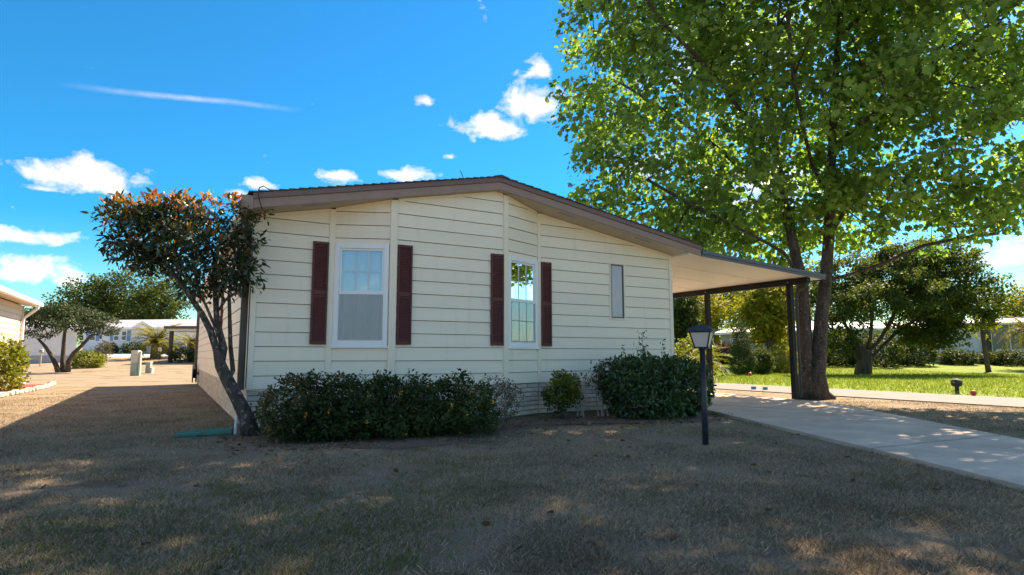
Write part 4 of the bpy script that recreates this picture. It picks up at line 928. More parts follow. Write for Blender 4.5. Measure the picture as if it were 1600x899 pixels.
V, F = leaf_arrays(P, .10, np.tile((0, 0, 1.), (n, 1)), rng.normal(0, 1, (n, 3)), (np.array([(0, .12, 0), (0, -.12, 0), (1, 0, .1)]), [(0, 1, 2)]), .35)
tag(link('lawn_grass', npmesh('lawn_grass', V, F), M['lawn_blade']), 'lush green mown grass across the side road', 'grass', kind='stuff')
nn = 170; P = np.stack([rng.uniform(-2.5, 8.5, nn), rng.uniform(2.5, 9, nn), np.full(nn, .025)], 1); P = P[~on_drive(P[:, 0], P[:, 1]) & ~((P[:, 0] > 1) & (P[:, 1] > 8.6))]
tag(leaf_obj('fallen_leaves', P, .055, rng.normal(0, 1, P.shape) * (1, 1, .15), np.tile((0, 0, 1.), (len(P), 1)), LOBED, M['dead_leaf'], None, .45), 'brown fallen leaves scattered over the dry front lawn', 'leaves', kind='stuff')

# ------------------------------------------------------------------ generic background trees
def tree(name, label, base, h, rx, ry, zb, n, size, lm, bm='bark', tr=.2, stems=1, per=16, spread=None, shape=OVAL, group=None, lobes=None, lean=0., fork=.35, cat='tree', up=.5, tip=.012):
    base = np.array([base[0], base[1], float(terr(base[0], base[1]))]); o = empty(name, tuple(base), label, cat, group)
    if lobes is None:
        lobes = []
        for k in range(9):
            th = k * 2.4 + rnd.uniform(-.3, .3); rr = .55 * math.sqrt((k % 5 + .5) / 5); zz = zb + (h - zb) * (.28 + .5 * ((k * .37) % 1))
            lobes.append((base + np.array([math.cos(th) * rx * rr, math.sin(th) * ry * rr, zz]), np.array((rx * .55, ry * .55, (h - zb) * .33)) * rnd.uniform(.8, 1.1)))
        lobes.append((base + np.array([0, 0, zb + (h - zb) * .6]), np.array((rx * .62, ry * .62, (h - zb) * .4))))
    A = in_lobes(n, lobes, .3)
    trunk = [base + (0, 0, -.1), base + (lean * .3, 0, h * .12), base + (lean, 0, h * fork)]
    st = [dict(pts=trunk)]
    for k in range(stems):
        th = k * 2 * math.pi / max(1, stems) + .6; v = np.array([math.cos(th) * rx * .45, math.sin(th) * ry * .45, 0])
        st.append(dict(pts=[trunk[-1] + v * .4 + (0, 0, h * .10), trunk[-1] + v + (0, 0, h * .26)], **{'from': 1 if k % 2 else 2}))
    p_, pa_, r_, c_, t_ = grow(st, list(A[:max(40, n // 3)]), tip=tip, step=h * .07, power=2.4)
    r_ = np.array(r_); r_[0] = tr * 1.25; r_[1] = tr; r_[2] = min(max(r_[2], tr * .8), tr * .9)
    for i in range(3, len(r_)): r_[i] = min(r_[i], tr * .5, r_[pa_[i]])
    tubes(p_, pa_, r_, c_).build('trunk', M[bm], o, True)
    clump_leaves(A, per, spread or rx * .22, size, shape, M[lm], o, 'crown', base + (0, 0, zb + (h - zb) * .4), .7, up, .8)
    return o
def ax(x, d): p = at(x, 556, d); return p[:2]

# ------------------------------------------------------------------ left: neighbour house, juniper, far street
nh = empty('neighbour_house', (-4.7, 20, 0), 'tan sided neighbouring house with white gutter at the left edge', 'house')
NX, NY0, NY1 = -4.62, 11.5, 27.4
MB().box(NX - 7, NX - .02, NY0, NY1, 0, 2.82).build('wall', M['tan_siding'], nh)
nsec = Sec((NX, NY0), (NX, NY1))
for k in range(14):
    z0 = .30 + k * .18; off_ = lambda z: .022 - (z - z0) / .18 * .016
    pl_ = [(0.06, z0), (NY1 - NY0 - .08, z0), (NY1 - NY0 - .08, min(z0 + .173, 2.80)), (.06, min(z0 + .173, 2.80))]
    MB(nsec).prism([(u, -.015, z) for u, z in pl_][::-1], [(u, off_(z), z) for u, z in pl_][::-1]).build('siding_board', M['tan_siding'], nh)
MB().box(NX - .06, NX + .035, NY1 - .08, NY1 + .02, .2, 2.81, .005).build('corner_post', M['tan_siding'], nh)
MB().prism([(NX - 7.3, NY0 - .3, 3.0), (NX + .42, NY0 - .3, 2.86), (NX + .42, NY0 - .3, 2.90), (NX - 3.4, NY0 - .3, 3.75)], [(NX - 7.3, NY1 + .35, 3.0), (NX + .42, NY1 + .35, 2.86), (NX + .42, NY1 + .35, 2.90), (NX - 3.4, NY1 + .35, 3.75)]).build('roof', M['roof_grey'], nh)
ng = MB().box(NX + .40, NX + .53, NY0 - .3, NY1 + .35, 2.82, 2.96, .01).build('gutter', M['white'], nh)
MB().box(NX + .03, NX + .40, NY0 - .3, NY1 + .33, 2.83, 2.855).build('soffit', M['soffit'], nh)
yy = NY1 - .22
MB().tube([(NX + .46, yy, 2.83), (NX + .45, yy, 2.72), (NX + .22, yy, 2.5), (NX + .075, yy, 2.35), (NX + .075, yy, 2.1), (NX + .075, yy, .22), (NX + .12, yy, .1), (NX + .3, yy, .04)], .05, 8).build('downspout', M['white'], nh)
b_ = [gnd(0, 613)[:2], gnd(40, 607)[:2], gnd(72, 602.5)[:2], (-4.4, 27.6), (-4.55, 20), (-4.5, 18.)]
blob_sheet('red_mulch_bed', wob([(-4.58, 15), (-4.0, 17.5), (-3.75, 21), (-3.6, 25), (-3.9, 27.5), (-4.58, 27.6)], 5, .06), .01, 'red_mulch')
ed = [(-3.9, 15.0), (-3.72, 17.5), (-3.58, 20), (-3.42, 22.5), (-3.35, 25), (-3.45, 26.6), (-3.75, 27.75)]
pth = []
for a, b in zip(ed[:-1], ed[1:]):
    for k in range(6): pth.append(np.array(a) + (np.array(b) - np.array(a)) * k / 6)
bed = tag(bpy.data.objects.new('bed_edging', None), 'row of pale edging stones round the red mulch bed', 'edging'); COL.objects.link(bed)
stone_me = []
for v in range(3):
    mb = MB(); r = random.Random(v + 5); mb.box(-.18, .18, -.07, .07, 0, .09 + .02 * v, .025); me = bpy.data.meshes.new('edging_stone'); me.from_pydata([(p[0] + r.uniform(-.012, .012), p[1] + r.uniform(-.012, .012), p[2]) for p in mb.v], [], mb.f); me.materials.append(M['stone']); stone_me.append(me)
for i in range(len(pth) - 1):
    o = link('edging_stone', stone_me[i % 3], None, bed, (pth[i][0], pth[i][1], 0)); v = pth[i + 1] - pth[i]; o.rotation_euler.z = math.atan2(v[1], v[0]) + rnd.uniform(-.1, .1)
shrub('golden_shrub', 'bright yellow green shrub against the tan neighbouring house', 'shrub', (-4.1, 23.2, 0), [((-4.15, 23.2, .85), np.array((.42, .75, .55))), ((-4.2, 23.1, 1.15), np.array((.36, .6, .35))), ((-4.1, 23.0, .4), np.array((.4, .7, .35)))], 230, .10, OVAL, M['yel_leaf'], twigs=40, per=12, spread=.16, shell=.4)
# juniper with layered pads
jb = gnd(95, 582); JD = float(jb[:2] @ FW[:2]); j = lambda x, y, d=0.: at(x, y, JD + d)
jp = empty('juniper_tree', tuple(jb), 'spreading dark juniper with several bare trunks on the side lawn', 'tree')
js = [dict(pts=[jb + (-.1, 0, -.1), j(88, 572), j(80, 556), j(72, 543), j(60, 530)]), dict(pts=[jb + (.1, .1, -.1), j(98, 565, .2), j(99, 548, .2), j(100, 530, .2), j(102, 515)]), dict(pts=[jb + (.35, 0, -.1), j(107, 565, -.1), j(115, 552, -.1), j(128, 540), j(142, 525)])]
jl = [(j(62, 520), np.array((1.2, 1.2, .28))), (j(75, 500, .3), np.array((1.3, 1.3, .42))), (j(110, 492), np.array((1.7, 1.6, .50))), (j(150, 502), np.array((1.25, 1.2, .45))), (j(120, 508, -.8), np.array((1.5, 1.2, .34))), (j(158, 517), np.array((.9, 1., .28))), (j(95, 484, .2), np.array((1.5, 1.3, .32))), (j(52, 510), np.array((.7, .8, .28)))]
ja = in_lobes(420, jl, .2); p_, pa_, r_, c_, t_ = grow(js, list(ja[:170]), tip=.008, step=.3, power=2.2); r_ = np.array(r_)
for k in range(3):
    for i in range(5): r_[k * 5 + i] = .15 * (1 - .12 * i)
for i in range(15, len(r_)): r_[i] = min(r_[i], .06)
tubes(p_, pa_, r_, c_).build('trunk', M['bark'], jp, True); clump_leaves(ja, 26, .33, .15, LANCE, M['juniper'], jp, 'crown', jb + (0, 0, 1.5), .8, .3, .55)
def house_box(name, label, x0, x1, d0, d1, ybase, ytop, wall, roofm, ridge, over=.4, wins=(), deep=7., band=None, hip=False):
    """a distant house: front wall from photo column x0 at distance d0 to x1 at d1"""
    A, B = at(x0, 556, d0), at(x1, 556, d1); zb = float(terr(A[0], A[1])); zt_ = zb + ytop
    sec = Sec(A[:2], B[:2]); o = empty(name, (A[0], A[1], zb), label, 'house')
    MB(sec).box(0, sec.len, -deep, 0, zb - .6, zt_).build('wall', M[wall], o)
    if band: MB(sec).box(.02, sec.len - .02, .001, .03, zb - .5, zb + .6).build('skirting', M[band], o)
    r = MB(sec); e = over
    if hip: r.add([(-e, e, zt_), (sec.len + e, e, zt_), (sec.len + e, -deep - e, zt_), (-e, -deep - e, zt_), (deep / 2, -deep / 2, zt_ + ridge), (sec.len - deep / 2, -deep / 2, zt_ + ridge)], [(0, 1, 5, 4), (1, 2, 5), (2, 3, 4, 5), (3, 0, 4), (0, 3, 2, 1)])
    else: r.prism([(-e, e, zt_), (-e, -deep / 2, zt_ + ridge), (-e, -deep - e, zt_), (-e, -deep - e, zt_ - .1), (-e, e, zt_ - .1)], [(sec.len + e, e, zt_), (sec.len + e, -deep / 2, zt_ + ridge), (sec.len + e, -deep - e, zt_), (sec.len + e, -deep - e, zt_ - .1), (sec.len + e, e, zt_ - .1)])
    r.build('roof', M[roofm], o)
    MB(sec).box(-e, sec.len + e, e + .002, e + .04, zt_ - .14, zt_ + .03).build('fascia', M['white'], o)
    for (u, wd, z0, z1, sh) in wins:
        f = MB(sec); f.box(u - wd / 2, u + wd / 2, .002, .05, zb + z0, zb + z0 + .07).box(u - wd / 2, u + wd / 2, .002, .05, zb + z1 - .07, zb + z1).box(u - wd / 2, u - wd / 2 + .07, .002, .05, zb + z0 + .07, zb + z1 - .07).box(u + wd / 2 - .07, u + wd / 2, .002, .05, zb + z0 + .07, zb + z1 - .07).box(u - wd / 2 + .07, u + wd / 2 - .07, .002, .04, zb + (z0 + z1) / 2 - .03, zb + (z0 + z1) / 2 + .03)
        w_ = f.build('window', M['white'], o); MB(sec).box(u - wd / 2 + .07, u + wd / 2 - .07, .003, .02, zb + z0 + .07, zb + z1 - .07).build('pane', M['dark_glass'], w_)
        if sh:
            for s_ in sh: MB(sec).box(u + s_ * (wd / 2 + .24) - .2, u + s_ * (wd / 2 + .24) + .2, .002, .05, zb + z0 - .03, zb + z1 + .03).build('shutter', M['blue'], o)
    return o, sec, zb
def u_at(sec, d, x):                                        # distance along a wall where the photo column x meets it
    r = raydir(x, 556)[:2]; A = np.array([[r[0], -sec.d[0]], [r[1], -sec.d[1]]]); return float(np.linalg.solve(A, sec.a)[1])
h1, s1, z1_ = house_box('far_house', 'long pale far house with blue shutters and grey roof beyond the palm', 128, 330, 60, 57.5, 0, 2.35, 'pale_blue_wall', 'roof_grey', 1.0, wins=(), deep=6.5)
mk = lambda x: u_at(s1, 0, x)
def far_win(o, sec, zb, u, wd, z0, z1, sh=()):
    f = MB(sec); f.box(u - wd / 2, u + wd / 2, .002, .05, zb + z0, zb + z0 + .07).box(u - wd / 2, u + wd / 2, .002, .05, zb + z1 - .07, zb + z1).box(u - wd / 2, u - wd / 2 + .07, .002, .05, zb + z0 + .07, zb + z1 - .07).box(u + wd / 2 - .07, u + wd / 2, .002, .05, zb + z0 + .07, zb + z1 - .07).box(u - wd / 2 + .07, u + wd / 2 - .07, .002, .04, zb + (z0 + z1) / 2 - .03, zb + (z0 + z1) / 2 + .03)
    w_ = f.build('window', M['white'], o); MB(sec).box(u - wd / 2 + .07, u + wd / 2 - .07, .003, .02, zb + z0 + .07, zb + z1 - .07).build('pane', M['dark_glass'], w_)
    for s_ in sh: MB(sec).box(u + s_ * (wd / 2 + .2) - .18, u + s_ * (wd / 2 + .2) + .18, .002, .05, zb + z0 - .03, zb + z1 + .03).build('shutter', M['blue'], o)
far_win(h1, s1, z1_, mk(180), .62, 1.1, 2.05, (-1,)); far_win(h1, s1, z1_, mk(192), .62, 1.1, 2.05, (1,)); far_win(h1, s1, z1_, mk(143), .7, 1.1, 2.05, (-1, 1))
MB(s1).prism([(mk(207), .42, z1_ + 2.36), (mk(243), .42, z1_ + 2.36), (mk(225), .42, z1_ + 3.0)], [(mk(207), -3, z1_ + 2.5), (mk(243), -3, z1_ + 2.5), (mk(225), -3, z1_ + 3.25)]).build('dormer_gable', M['off_white'], h1)
MB(s1).box(mk(209), mk(241), .05, .45, z1_ + 2.25, z1_ + 2.36).build('porch_fascia', M['white'], h1)
MB(s1).box(mk(226), mk(236), .001, .04, z1_ - .1, z1_ + 1.9).build('garage_door', M['off_white'], h1)
house_box('white_outbuilding', 'plain white house wall with grey skirting behind the juniper', 34, 118, 44, 46, 0, 2.6, 'off_white', 'roof_white', .7, band='grey_wall', deep=6, over=.25)
# palm
pbx = gnd(243, 564.5); pbx = np.array([*at(243, 556, 50)[:2], 0]); pbx[2] = float(terr(*pbx[:2]))
def palm(name, label, base, th, fl, n, tr=.35, lm='palm_leaf', group=None, seed=3):
    r = random.Random(seed); o = empty(name, tuple(base), label, 'palm', group)
    prof = []; k = 12
    for i in range(k): prof += [(tr * (1 + .08 * (i % 2)) * (1 - .25 * i / k), th * i / k - .1)]
    MB().lathe(tuple(base), prof + [(tr * .4, th)], 10).build('trunk', M['bark'], o)
    P = []; A = []; Nn = []; rib = MB(); c = np.array(base) + (0, 0, th)
    for i in range(n):
        a = i * 2.39996; e = math.radians(82 - 85 * (i / n) + r.uniform(-6, 6)); hd = np.array([math.cos(a), math.sin(a), 0]); L_ = fl * r.uniform(.85, 1.1); pts = []
        p = c.copy(); dirv = e
        for s_ in range(13):
            pts.append(p.copy()); p = p + (hd * math.cos(dirv) + np.array([0, 0, math.sin(dirv)])) * L_ / 12; dirv -= (.10 + .03 * (i / n)) * 1.1
        rib.tube(pts, [.025 * (1 - .8 * q_ / 12) for q_ in range(13)], 4)
        side = np.cross(hd, (0, 0, 1.))
        for s_ in range(1, 13):
            for f in (0, .5):
                pp_ = pts[s_ - 1] + (pts[s_] - pts[s_ - 1]) * f; t_ = unit(pts[s_] - pts[s_ - 1])
                for sg in (-1, 1): P.append(pp_); A.append(t_ * .7 + side * sg * .75 + np.array([0, 0, .1])); Nn.append(np.array([0, 0, 1.]) + side * sg * -.4)
    rib.build('frond_ribs', M[lm], o)
    leaf_obj('fronds', np.array(P), fl * .2, np.array(A), np.array(Nn), (np.array([(0, .05, 0), (0, -.05, 0), (.6, -.045, .02), (.6, .045, .02), (1, 0, -.1)]), [(0, 1, 2), (0, 2, 3), (3, 2, 4)]), M[lm], o, .08)
    return o
palm('palm_tree', 'short palm with arching yellow green fronds before the far house', pbx, 1.25, 2.5, 46, .42)
# utility boxes
def ubox(name, label, px_, py_, wd, dp, h, cat, twotone):
    b = gnd(px_, py_); o = empty(name, tuple(b), label, cat); zt_ = h
    xf = lambda p: (b[0] + p[0] * RT[0] * 1 + p[1] * FW[0], b[1] + p[0] * RT[1] + p[1] * FW[1], b[2] + p[2])
    if twotone:
        MB(xf).box(-wd / 2, wd / 2 - .12, -dp / 2, dp / 2, -.05, h * .52, .015).build('lower_cabinet', M['util_green'], o); MB(xf).box(-wd / 2 - .01, wd / 2 - .1, -dp / 2 - .01, dp / 2, h * .525, h, .02).build('upper_cabinet', M['util'], o); MB(xf).box(wd / 2 - .098, wd / 2, -.06, .06, -.05, h * .96, .01).build('support_post', M['util'], o)
    else:
        MB(xf).box(-wd / 2, wd / 2, -dp / 2, dp / 2, -.05, h * .9, .015).build('cabinet', M['util_green'], o); MB(xf).box(-wd / 2 - .02, wd / 2 + .02, -dp / 2 - .02, dp / 2 + .02, h * .905, h, .02).build('lid', M['util'], o); MB(xf).box(wd / 2 + .002, wd / 2 + .12, -dp / 2, dp / 2, -.05, h * .5, .01).build('side_box', M['util'], o)
ubox('utility_cabinet', 'tall two-tone utility cabinet standing on the side lawn', 212, 587.5, .44, .3, 1.30, 'utility box', True)
ubox('utility_pedestal', 'short squat utility pedestal right of the tall cabinet', 232, 583.5, .26, .26, .66, 'utility box', False)
mbp = at(249, 556, 49)[:2]; zz = float(terr(*mbp)); mo = empty('bollard_lamp', (mbp[0], mbp[1], zz), 'small dark post with white cap beside the palm trunk', 'post')
MB().lathe((mbp[0], mbp[1], zz), [(.09, -.1), (.09, .62), (.11, .63), (.11, .66), (.05, .67)], 8).build('post', M['rubber'], mo); MB().lathe((mbp[0], mbp[1], zz + .67), [(.10, 0), (.13, .12), (.10, .28), (.03, .32)], 8).build('cap', M['white'], mo)
mb2 = at(64, 556, 41)[:2]; zz = float(terr(*mb2)); mo = empty('mailbox', (mb2[0], mb2[1], zz), 'small mailbox on a thin post before the white wall', 'mailbox')
MB().box(mb2[0] - .04, mb2[0] + .04, mb2[1] - .04, mb2[1] + .04, zz - .1, zz + .95).build('post', M['util'], mo); MB().box(mb2[0] - .12, mb2[0] + .12, mb2[1] - .22, mb2[1] + .22, zz + .952, zz + 1.2, .04).build('box', M['grey_wall'], mo)
# far carport with cart
fc = at(266, 556, 45.5); fz = float(terr(*fc[:2])); co = empty('far_carport', (fc[0], fc[1], fz), 'dark open carport with flat roof on the far street', 'carport')
fxf = lambda p: (fc[0] + p[0] * RT[0] + p[1] * FW[0], fc[1] + p[0] * RT[1] + p[1] * FW[1], fz + p[2])
MB(fxf).box(-.35, 5.2, -.5, 5, 2.52, 2.72, .01).build('roof', M['spout'], co)
MB(fxf).box(-.2, 5.0, -.35, 4.9, 2.36, 2.515).build('ceiling', M['off_white'], co)
for (u, v) in ((0, 0), (0, 4.5), (4.6, 0), (4.6, 4.5)): MB(fxf).box(u - .11, u + .11, v - .11, v + .11, -.1, 2.355).build('post', M['bark'], co)
cart = empty('golf_cart', fxf((2.3, 1.2, 0)), 'dark green golf cart parked under the far carport', 'golf cart')
M['cart_green'] = mat('dark_green_paint', (.012, .05, .03), .3, .1, 4)
MB(fxf).box(.75, 3.4, .8, 2.2, .28, .82, .08).build('body', M['cart_green'], cart); MB(fxf).box(.95, 2.75, .75, 2.25, 1.62, 1.72, .03).build('roof', M['cable'], cart)
for u in (1.0, 2.7):
    for v in (.82, 2.18): MB(fxf).box(u - .03, u + .03, v - .03, v + .03, .8, 1.64).build('roof_post', M['cable'], cart)
MB(fxf).box(1.25, 2.3, .95, 2.05, .83, 1.18, .06).build('seat', M['util'], cart)
for u in (1.15, 3.0):
    for v in (.80, 2.2):
        MB(lambda p, u=u, v=v: fxf((u + p[0], v + p[2], .24 + p[1]))).lathe((0, 0, -.09), [(.10, 0), (.23, .01), (.24, .05), (.24, .13), (.23, .17), (.10, .18)], 14).build('wheel', M['rubber'], cart)
for px_, d, h_, lab in ((206, 56.5, .5, 'left'), (222, 56.2, .55, 'mid'), (172, 57.5, .55, 'wide')): pass
shrub('round_bush', 'rounded green bush right of the juniper', 'shrub', (*ax(137, 40), float(terr(*ax(137, 40)))), [(np.array([*ax(137, 40), float(terr(*ax(137, 40))) + .45]), np.array((.95, .95, .55)))], 260, .12, OVAL, M['yel_leaf'], per=14, spread=.2, shell=.6)
shrub('small_far_bush', 'thin grey green shrub between round bush and far road', 'shrub', (*ax(161, 43), float(terr(*ax(161, 43)))), [(np.array([*ax(161, 43), float(terr(*ax(161, 43))) + 1.0]), np.array((.55, .5, .6)))], 90, .12, LANCE, M['brn_leaf'], twigs=40, per=10, spread=.2, shell=.2, tipr=.008)
for k, (px_, wd, lab) in enumerate(((173, .55, 'dark clipped shrub below the blue shuttered far windows'), (208, 1.0, 'wide dark shrub left of the palm at the far house'), (260, .8, 'dark shrub right of the palm at the far house'))):
    p = ax(px_, 57.2); z = float(terr(*p)); shrub('foundation_shrub', lab, 'shrub', (*p, z), [(np.array([*p, z + .45]), np.array((wd, .6, .5)))], 90, .16, OVAL, M['dark_leaf'], per=12, spread=.2, shell=.5, group='shrubs along the far house')
p = ax(300, 46); z = float(terr(*p)); shrub('carport_hedge', 'dark green hedge beside the cart under the far carport', 'hedge', (*p, z), [(np.array([*p, z + .5]), np.array((1.6, .7, .55)))], 150, .14, OVAL, M['dark_leaf'], per=12, spread=.22, shell=.4)
palm('palm_shrub', 'yellow green palm behind the far carport', np.array([*ax(300, 53), float(terr(*ax(300, 53)))]), .9, 2.2, 34, .3, seed=8)
# big oaks behind the far house
for k, (px_, d, h_, rx_, lab) in enumerate(((55, 92, 6.2, 5.0, 'lower rounded oak at the left behind the juniper'), (140, 84, 10.2, 5.5, 'oak rising behind the juniper and the far house gable'), (188, 86, 12.2, 7.0, 'tallest spreading oak behind the far house'), (246, 84, 9.6, 5.2, 'oak at the right behind the far house and palm'), (100, 100, 7.2, 6, 'oak filling the gap behind the juniper crown'))):
    b = ax(px_, d); tree('oak_tree', lab, b, h_, rx_, rx_, 1.6, 340, .34, 'oak_leaf', tr=.4, stems=3, per=22, spread=rx_ * .15, group='oaks behind the far house')

# ------------------------------------------------------------------ right: across the side road
tb_ = gnd(1348, 586); TD = float(tb_[:2] @ FW[:2]); k_ = lambda x, y, d=0.: at(x, y, TD + d)
lt = empty('shade_tree', tuple(tb_), 'broad dark low-branching tree on the green lawn across the road', 'tree')
tst = [dict(pts=[tb_ + (0, 0, -.1), k_(1350, 570), k_(1352, 553)]),
       dict(pts=[k_(1338, 535), k_(1322, 510, .3), k_(1310, 480, .4), k_(1300, 450, .5)], **{'from': 2}), dict(pts=[k_(1360, 530, -.3), k_(1362, 500, -.4), k_(1360, 465, -.5), k_(1362, 430, -.5)], **{'from': 2}),
       dict(pts=[k_(1372, 535), k_(1388, 508), k_(1405, 475), k_(1425, 440), k_(1440, 410)], **{'from': 2}), dict(pts=[k_(1375, 545, .3), k_(1398, 522, .5), k_(1430, 500, .6), k_(1470, 482, .7), k_(1510, 470, .8)], **{'from': 1}), dict(pts=[k_(1334, 555), k_(1320, 545), k_(1308, 535)], **{'from': 1})]
tl = [(k_(1325, 440), np.array((2.0, 2.2, 1.5))), (k_(1400, 430), np.array((2.4, 2.3, 1.4))), (k_(1465, 440), np.array((2.2, 2.2, 1.5))), (k_(1515, 455), np.array((1.7, 1.9, 1.3))), (k_(1500, 500), np.array((1.7, 1.7, .9))), (k_(1440, 505), np.array((1.8, 1.7, .8))), (k_(1430, 400), np.array((2.4, 2.2, .9))), (k_(1490, 412), np.array((1.5, 1.5, .8))), (k_(1318, 512), np.array((1.2, 1.3, 1.1))), (k_(1445, 530), np.array((1.7, 1.3, .5))), (k_(1535, 480), np.array((.9, 1.2, .8))), (k_(1300, 470), np.array((1.1, 1.5, 1.2))), (k_(1375, 470, .8), np.array((1.6, 1.3, .9))), (k_(1300, 535), np.array((1., 1.1, .8))), (k_(1475, 520), np.array((1.6, 1.4, .8))), (k_(1415, 520, .6), np.array((1.3, 1.2, .7))), (k_(1390, 415), np.array((1.8, 1.8, .9))), (k_(1350, 470, -2.5), np.array((1.6, 1.5, 1.0))), (k_(1430, 455, -2.8), np.array((1.8, 1.6, 1.1))), (k_(1490, 475, -2), np.array((1.5, 1.5, .9)))]
ta = in_lobes(1050, tl, .25); p_, pa_, r_, c_, t_ = grow(tst, list(ta[:260]), tip=.010, step=.4, power=2.3); r_ = np.array(r_); ns = sum(len(s_['pts']) for s_ in tst)
for i in range(ns): r_[i] = min(max(r_[i], .09), .16)
r_[0], r_[1], r_[2] = .46, .38, .34
for i in range(ns, len(r_)): r_[i] = min(r_[i], .06)
tubes(p_, pa_, r_, c_).build('trunk', M['bark'], lt, True); clump_leaves(ta, 52, .42, .145, OVAL, M['shade_leaf'], lt, 'crown', tb_ + (0, 0, 3), .7, .5, .6)
def pxshrub(name, label, px_, py_, half_w, h, n, size, lm, shape=OVAL, cone=False, per=14, spread=.22, d=None, group=None):
    b = gnd(px_, py_) if d is None else np.array([*ax(px_, d), float(terr(*ax(px_, d)))])
    lob_ = [(b + (0, 0, h * .45), np.array((half_w, half_w, h * .48)))] if not cone else [(b + (0, 0, h * .3), np.array((half_w, half_w, h * .32))), (b + (0, 0, h * .58), np.array((half_w * .75, half_w * .75, h * .25))), (b + (0, 0, h * .82), np.array((half_w * .4, half_w * .4, h * .2)))]
    return shrub(name, label, 'shrub', tuple(b), lob_, n, size, shape, M[lm], twigs=30, per=per, spread=spread, shell=.5, group=group, tipr=.008, step=.3)
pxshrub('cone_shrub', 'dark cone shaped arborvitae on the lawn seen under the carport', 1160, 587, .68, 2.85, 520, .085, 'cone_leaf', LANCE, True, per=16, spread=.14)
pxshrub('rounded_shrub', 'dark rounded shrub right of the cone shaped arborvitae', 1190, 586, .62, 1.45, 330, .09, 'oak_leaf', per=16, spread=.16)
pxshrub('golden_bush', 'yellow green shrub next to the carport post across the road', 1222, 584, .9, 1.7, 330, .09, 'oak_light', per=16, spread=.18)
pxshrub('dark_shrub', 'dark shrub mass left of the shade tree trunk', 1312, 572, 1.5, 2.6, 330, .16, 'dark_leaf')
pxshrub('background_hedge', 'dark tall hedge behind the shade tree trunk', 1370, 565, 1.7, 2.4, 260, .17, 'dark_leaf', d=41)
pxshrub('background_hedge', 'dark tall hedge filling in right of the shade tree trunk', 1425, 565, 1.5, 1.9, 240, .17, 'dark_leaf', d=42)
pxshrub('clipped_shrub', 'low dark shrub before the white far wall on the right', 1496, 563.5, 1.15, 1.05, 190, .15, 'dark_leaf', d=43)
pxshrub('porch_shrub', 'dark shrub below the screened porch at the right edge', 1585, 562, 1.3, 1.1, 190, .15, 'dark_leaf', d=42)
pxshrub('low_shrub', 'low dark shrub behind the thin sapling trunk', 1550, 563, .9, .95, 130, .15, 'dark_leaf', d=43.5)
pxshrub('purple_hedge', 'purple brown hedge before the grey house under the carport', 1132, 566, .85, 1.55, 200, .14, 'purple_leaf', d=44)
pxshrub('flowering_bush', 'pale flowering bush just right of the home corner', 1083, 590, 1.0, 2.0, 230, .12, 'yel_leaf', d=27)
palm('areca_palm', 'bushy light green palm between home corner and carport post', np.array([*ax(1072, 24), 0]), .35, 1.5, 34, .15, 'yel_leaf', seed=12)
palm('areca_palm', 'second light green palm just behind the lamp lantern', np.array([*ax(1098, 28), 0]), .5, 1.5, 30, .15, 'yel_leaf', seed=21)
# sapling, valve, markers
sb = gnd(1545, 582); so_ = tree('sapling', 'thin young tree with slender leaning trunk at the right lawn', sb[:2], 3.9, .9, .9, 2.2, 60, .16, 'oak_light', tr=.13, stems=2, per=12, spread=.3, lean=-.35, fork=.6, tip=.012)
vb = gnd(1496, 616.5); vo = empty('water_valve', tuple(vb), 'small dark utility stub standing in the grass by the road', 'valve')
MB().lathe(tuple(vb), [(.05, -.05), (.05, .20), (.11, .22), (.13, .27), (.13, .36), (.09, .40), (.03, .42)], 10).build('stub', M['rubber'], vo); MB().box(vb[0] - .2, vb[0] + .2, vb[1] - .04, vb[1] + .04, vb[2] + .27, vb[2] + .33, .01).build('handle', M['rubber'], vo)
def ball(name, label, p, r, m, group):
    o = empty(name, tuple(p), label, 'marker', group); prof = [(.001, 0)] + [(r * math.sin(t), r - r * math.cos(t)) for t in np.linspace(.35, 2.8, 7)] + [(.001, 2 * r)]
    MB().lathe(tuple(np.array(p) + (0, 0, .02)), prof, 10).build('ball', M[m], o, True)
    MB().tube([np.array(p) + (0, 0, -.05), np.array(p) + (0, 0, .05)], .012, 5).build('stake', M['util'], o)
ball('marker_ball', 'red marker ball on the lawn before the cone shrub', gnd(1172, 589), .10, 'red', 'red marker balls')
ball('marker_ball', 'red marker ball at the grass edge near the dark valve', gnd(1521.5, 620), .07, 'red', 'red marker balls')
for (x, y, lab) in ((1174, 613, 'left blue survey flag on the verge under the carport'), (1192, 614, 'right blue survey flag on the verge under the carport')):
    p = gnd(x, y); o = empty('survey_flag', tuple(p), lab, 'flag', 'blue survey flags')
    MB().tube([p + (0, 0, -.03), p + (0, 0, .16)], .006, 5).build('stake', M['util'], o)
    MB(lambda v, p=p: (p[0] + v[0] * RT[0] + v[1] * FW[0], p[1] + v[0] * RT[1] + v[1] * FW[1], p[2] + v[2])).prism([(.0, -.002, .08), (.07, .02, .07), (.14, -.01, .08), (.14, -.01, .16), (.07, .02, .155), (0, -.002, .165)][::-1], [(.0, .004, .08), (.07, .026, .07), (.14, -.004, .08), (.14, -.004, .16), (.07, .026, .155), (0, .004, .165)][::-1]).build('flag', M['flag_blue'], o)
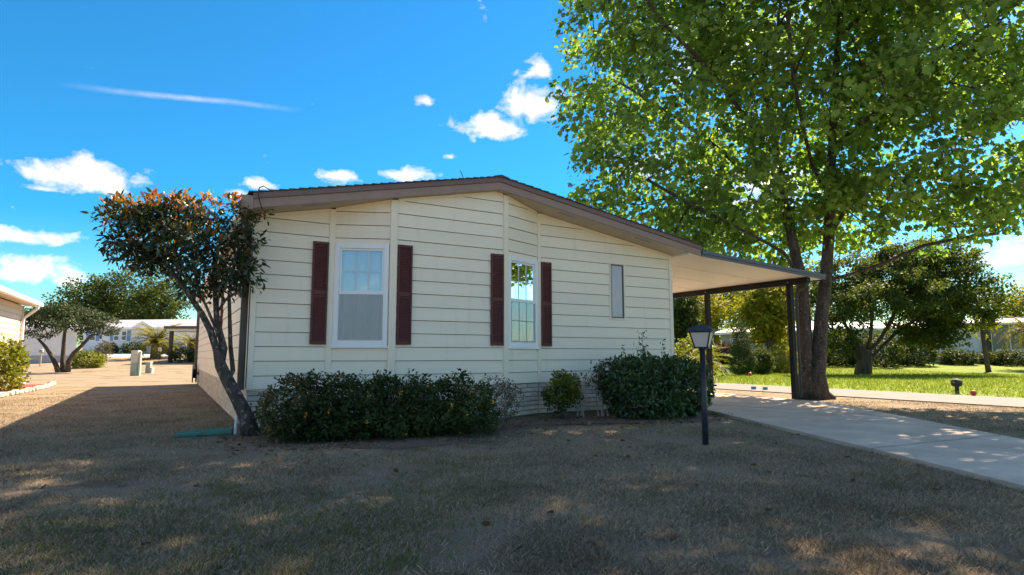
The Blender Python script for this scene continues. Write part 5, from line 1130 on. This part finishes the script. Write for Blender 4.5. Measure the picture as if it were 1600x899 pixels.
# houses across the road
house_box('grey_house', 'small grey house with white awning roof seen under the carport', 1128, 1260, 46, 42, 0, 2.2, 'grey_wall', 'roof_white', .55, wins=((1.3, .9, .9, 1.8, None),), deep=7, over=.5)
house_box('white_far_house', 'low white house half hidden behind the shade tree', 1255, 1475, 47, 46, 0, 2.5, 'off_white', 'roof_white', .7, wins=((2.5, 1., 1.1, 2.2, None), (5.2, 1., 1.1, 2.2, None), (8.0, 1.2, 1.1, 2.2, None)), deep=7, band='grey_wall', over=.5)
ph, psx, pz = house_box('porch_house', 'white house with dark screened porch at the right edge', 1478, 1680, 47, 44, 0, 2.9, 'off_white', 'roof_white', .5, deep=7, over=.5)
u0 = u_at(psx, 0, 1552)
for i in range(4): MB(psx).box(u0 + i * 1.15, u0 + i * 1.15 + 1.05, .003, .03, pz + .95, pz + 2.75).build('porch_screen', M['dark_glass'], ph)
for i in range(5): MB(psx).box(u0 - .08 + i * 1.15, u0 + i * 1.15 - .015, .003, .08, pz + .2, pz + 2.8).build('porch_post', M['white'], ph)
MB(psx).box(u0 - .6, u0 - .09, .003, .2, pz + .3, pz + 2.8).build('chimney_stack', M['purple_leaf'] if False else M['bark'], ph)
palm('edge_palm', 'palm with drooping fronds before the porch at right edge', np.array([*ax(1608, 38), float(terr(*ax(1608, 38)))]), 2.3, 1.8, 40, .14, 'palm_leaf', seed=31)
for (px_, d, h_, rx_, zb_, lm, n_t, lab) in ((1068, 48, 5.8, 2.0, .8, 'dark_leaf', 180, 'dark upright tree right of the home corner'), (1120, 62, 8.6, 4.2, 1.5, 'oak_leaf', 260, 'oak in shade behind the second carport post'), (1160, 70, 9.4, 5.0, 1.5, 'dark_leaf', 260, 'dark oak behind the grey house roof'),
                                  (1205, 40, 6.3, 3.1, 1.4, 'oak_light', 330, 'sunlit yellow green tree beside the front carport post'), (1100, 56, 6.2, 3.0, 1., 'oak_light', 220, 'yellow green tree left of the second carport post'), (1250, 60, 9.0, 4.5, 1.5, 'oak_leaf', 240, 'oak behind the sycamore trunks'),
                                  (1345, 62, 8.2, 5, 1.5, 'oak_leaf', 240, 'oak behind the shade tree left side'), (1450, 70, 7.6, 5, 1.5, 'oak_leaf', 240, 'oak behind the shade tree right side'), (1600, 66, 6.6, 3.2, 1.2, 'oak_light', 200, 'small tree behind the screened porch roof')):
    tree('background_tree', lab, ax(px_, d), h_, rx_, rx_, zb_, n_t, .26, lm, tr=.28, stems=3, per=24, spread=rx_ * .17, group='trees across the side road')
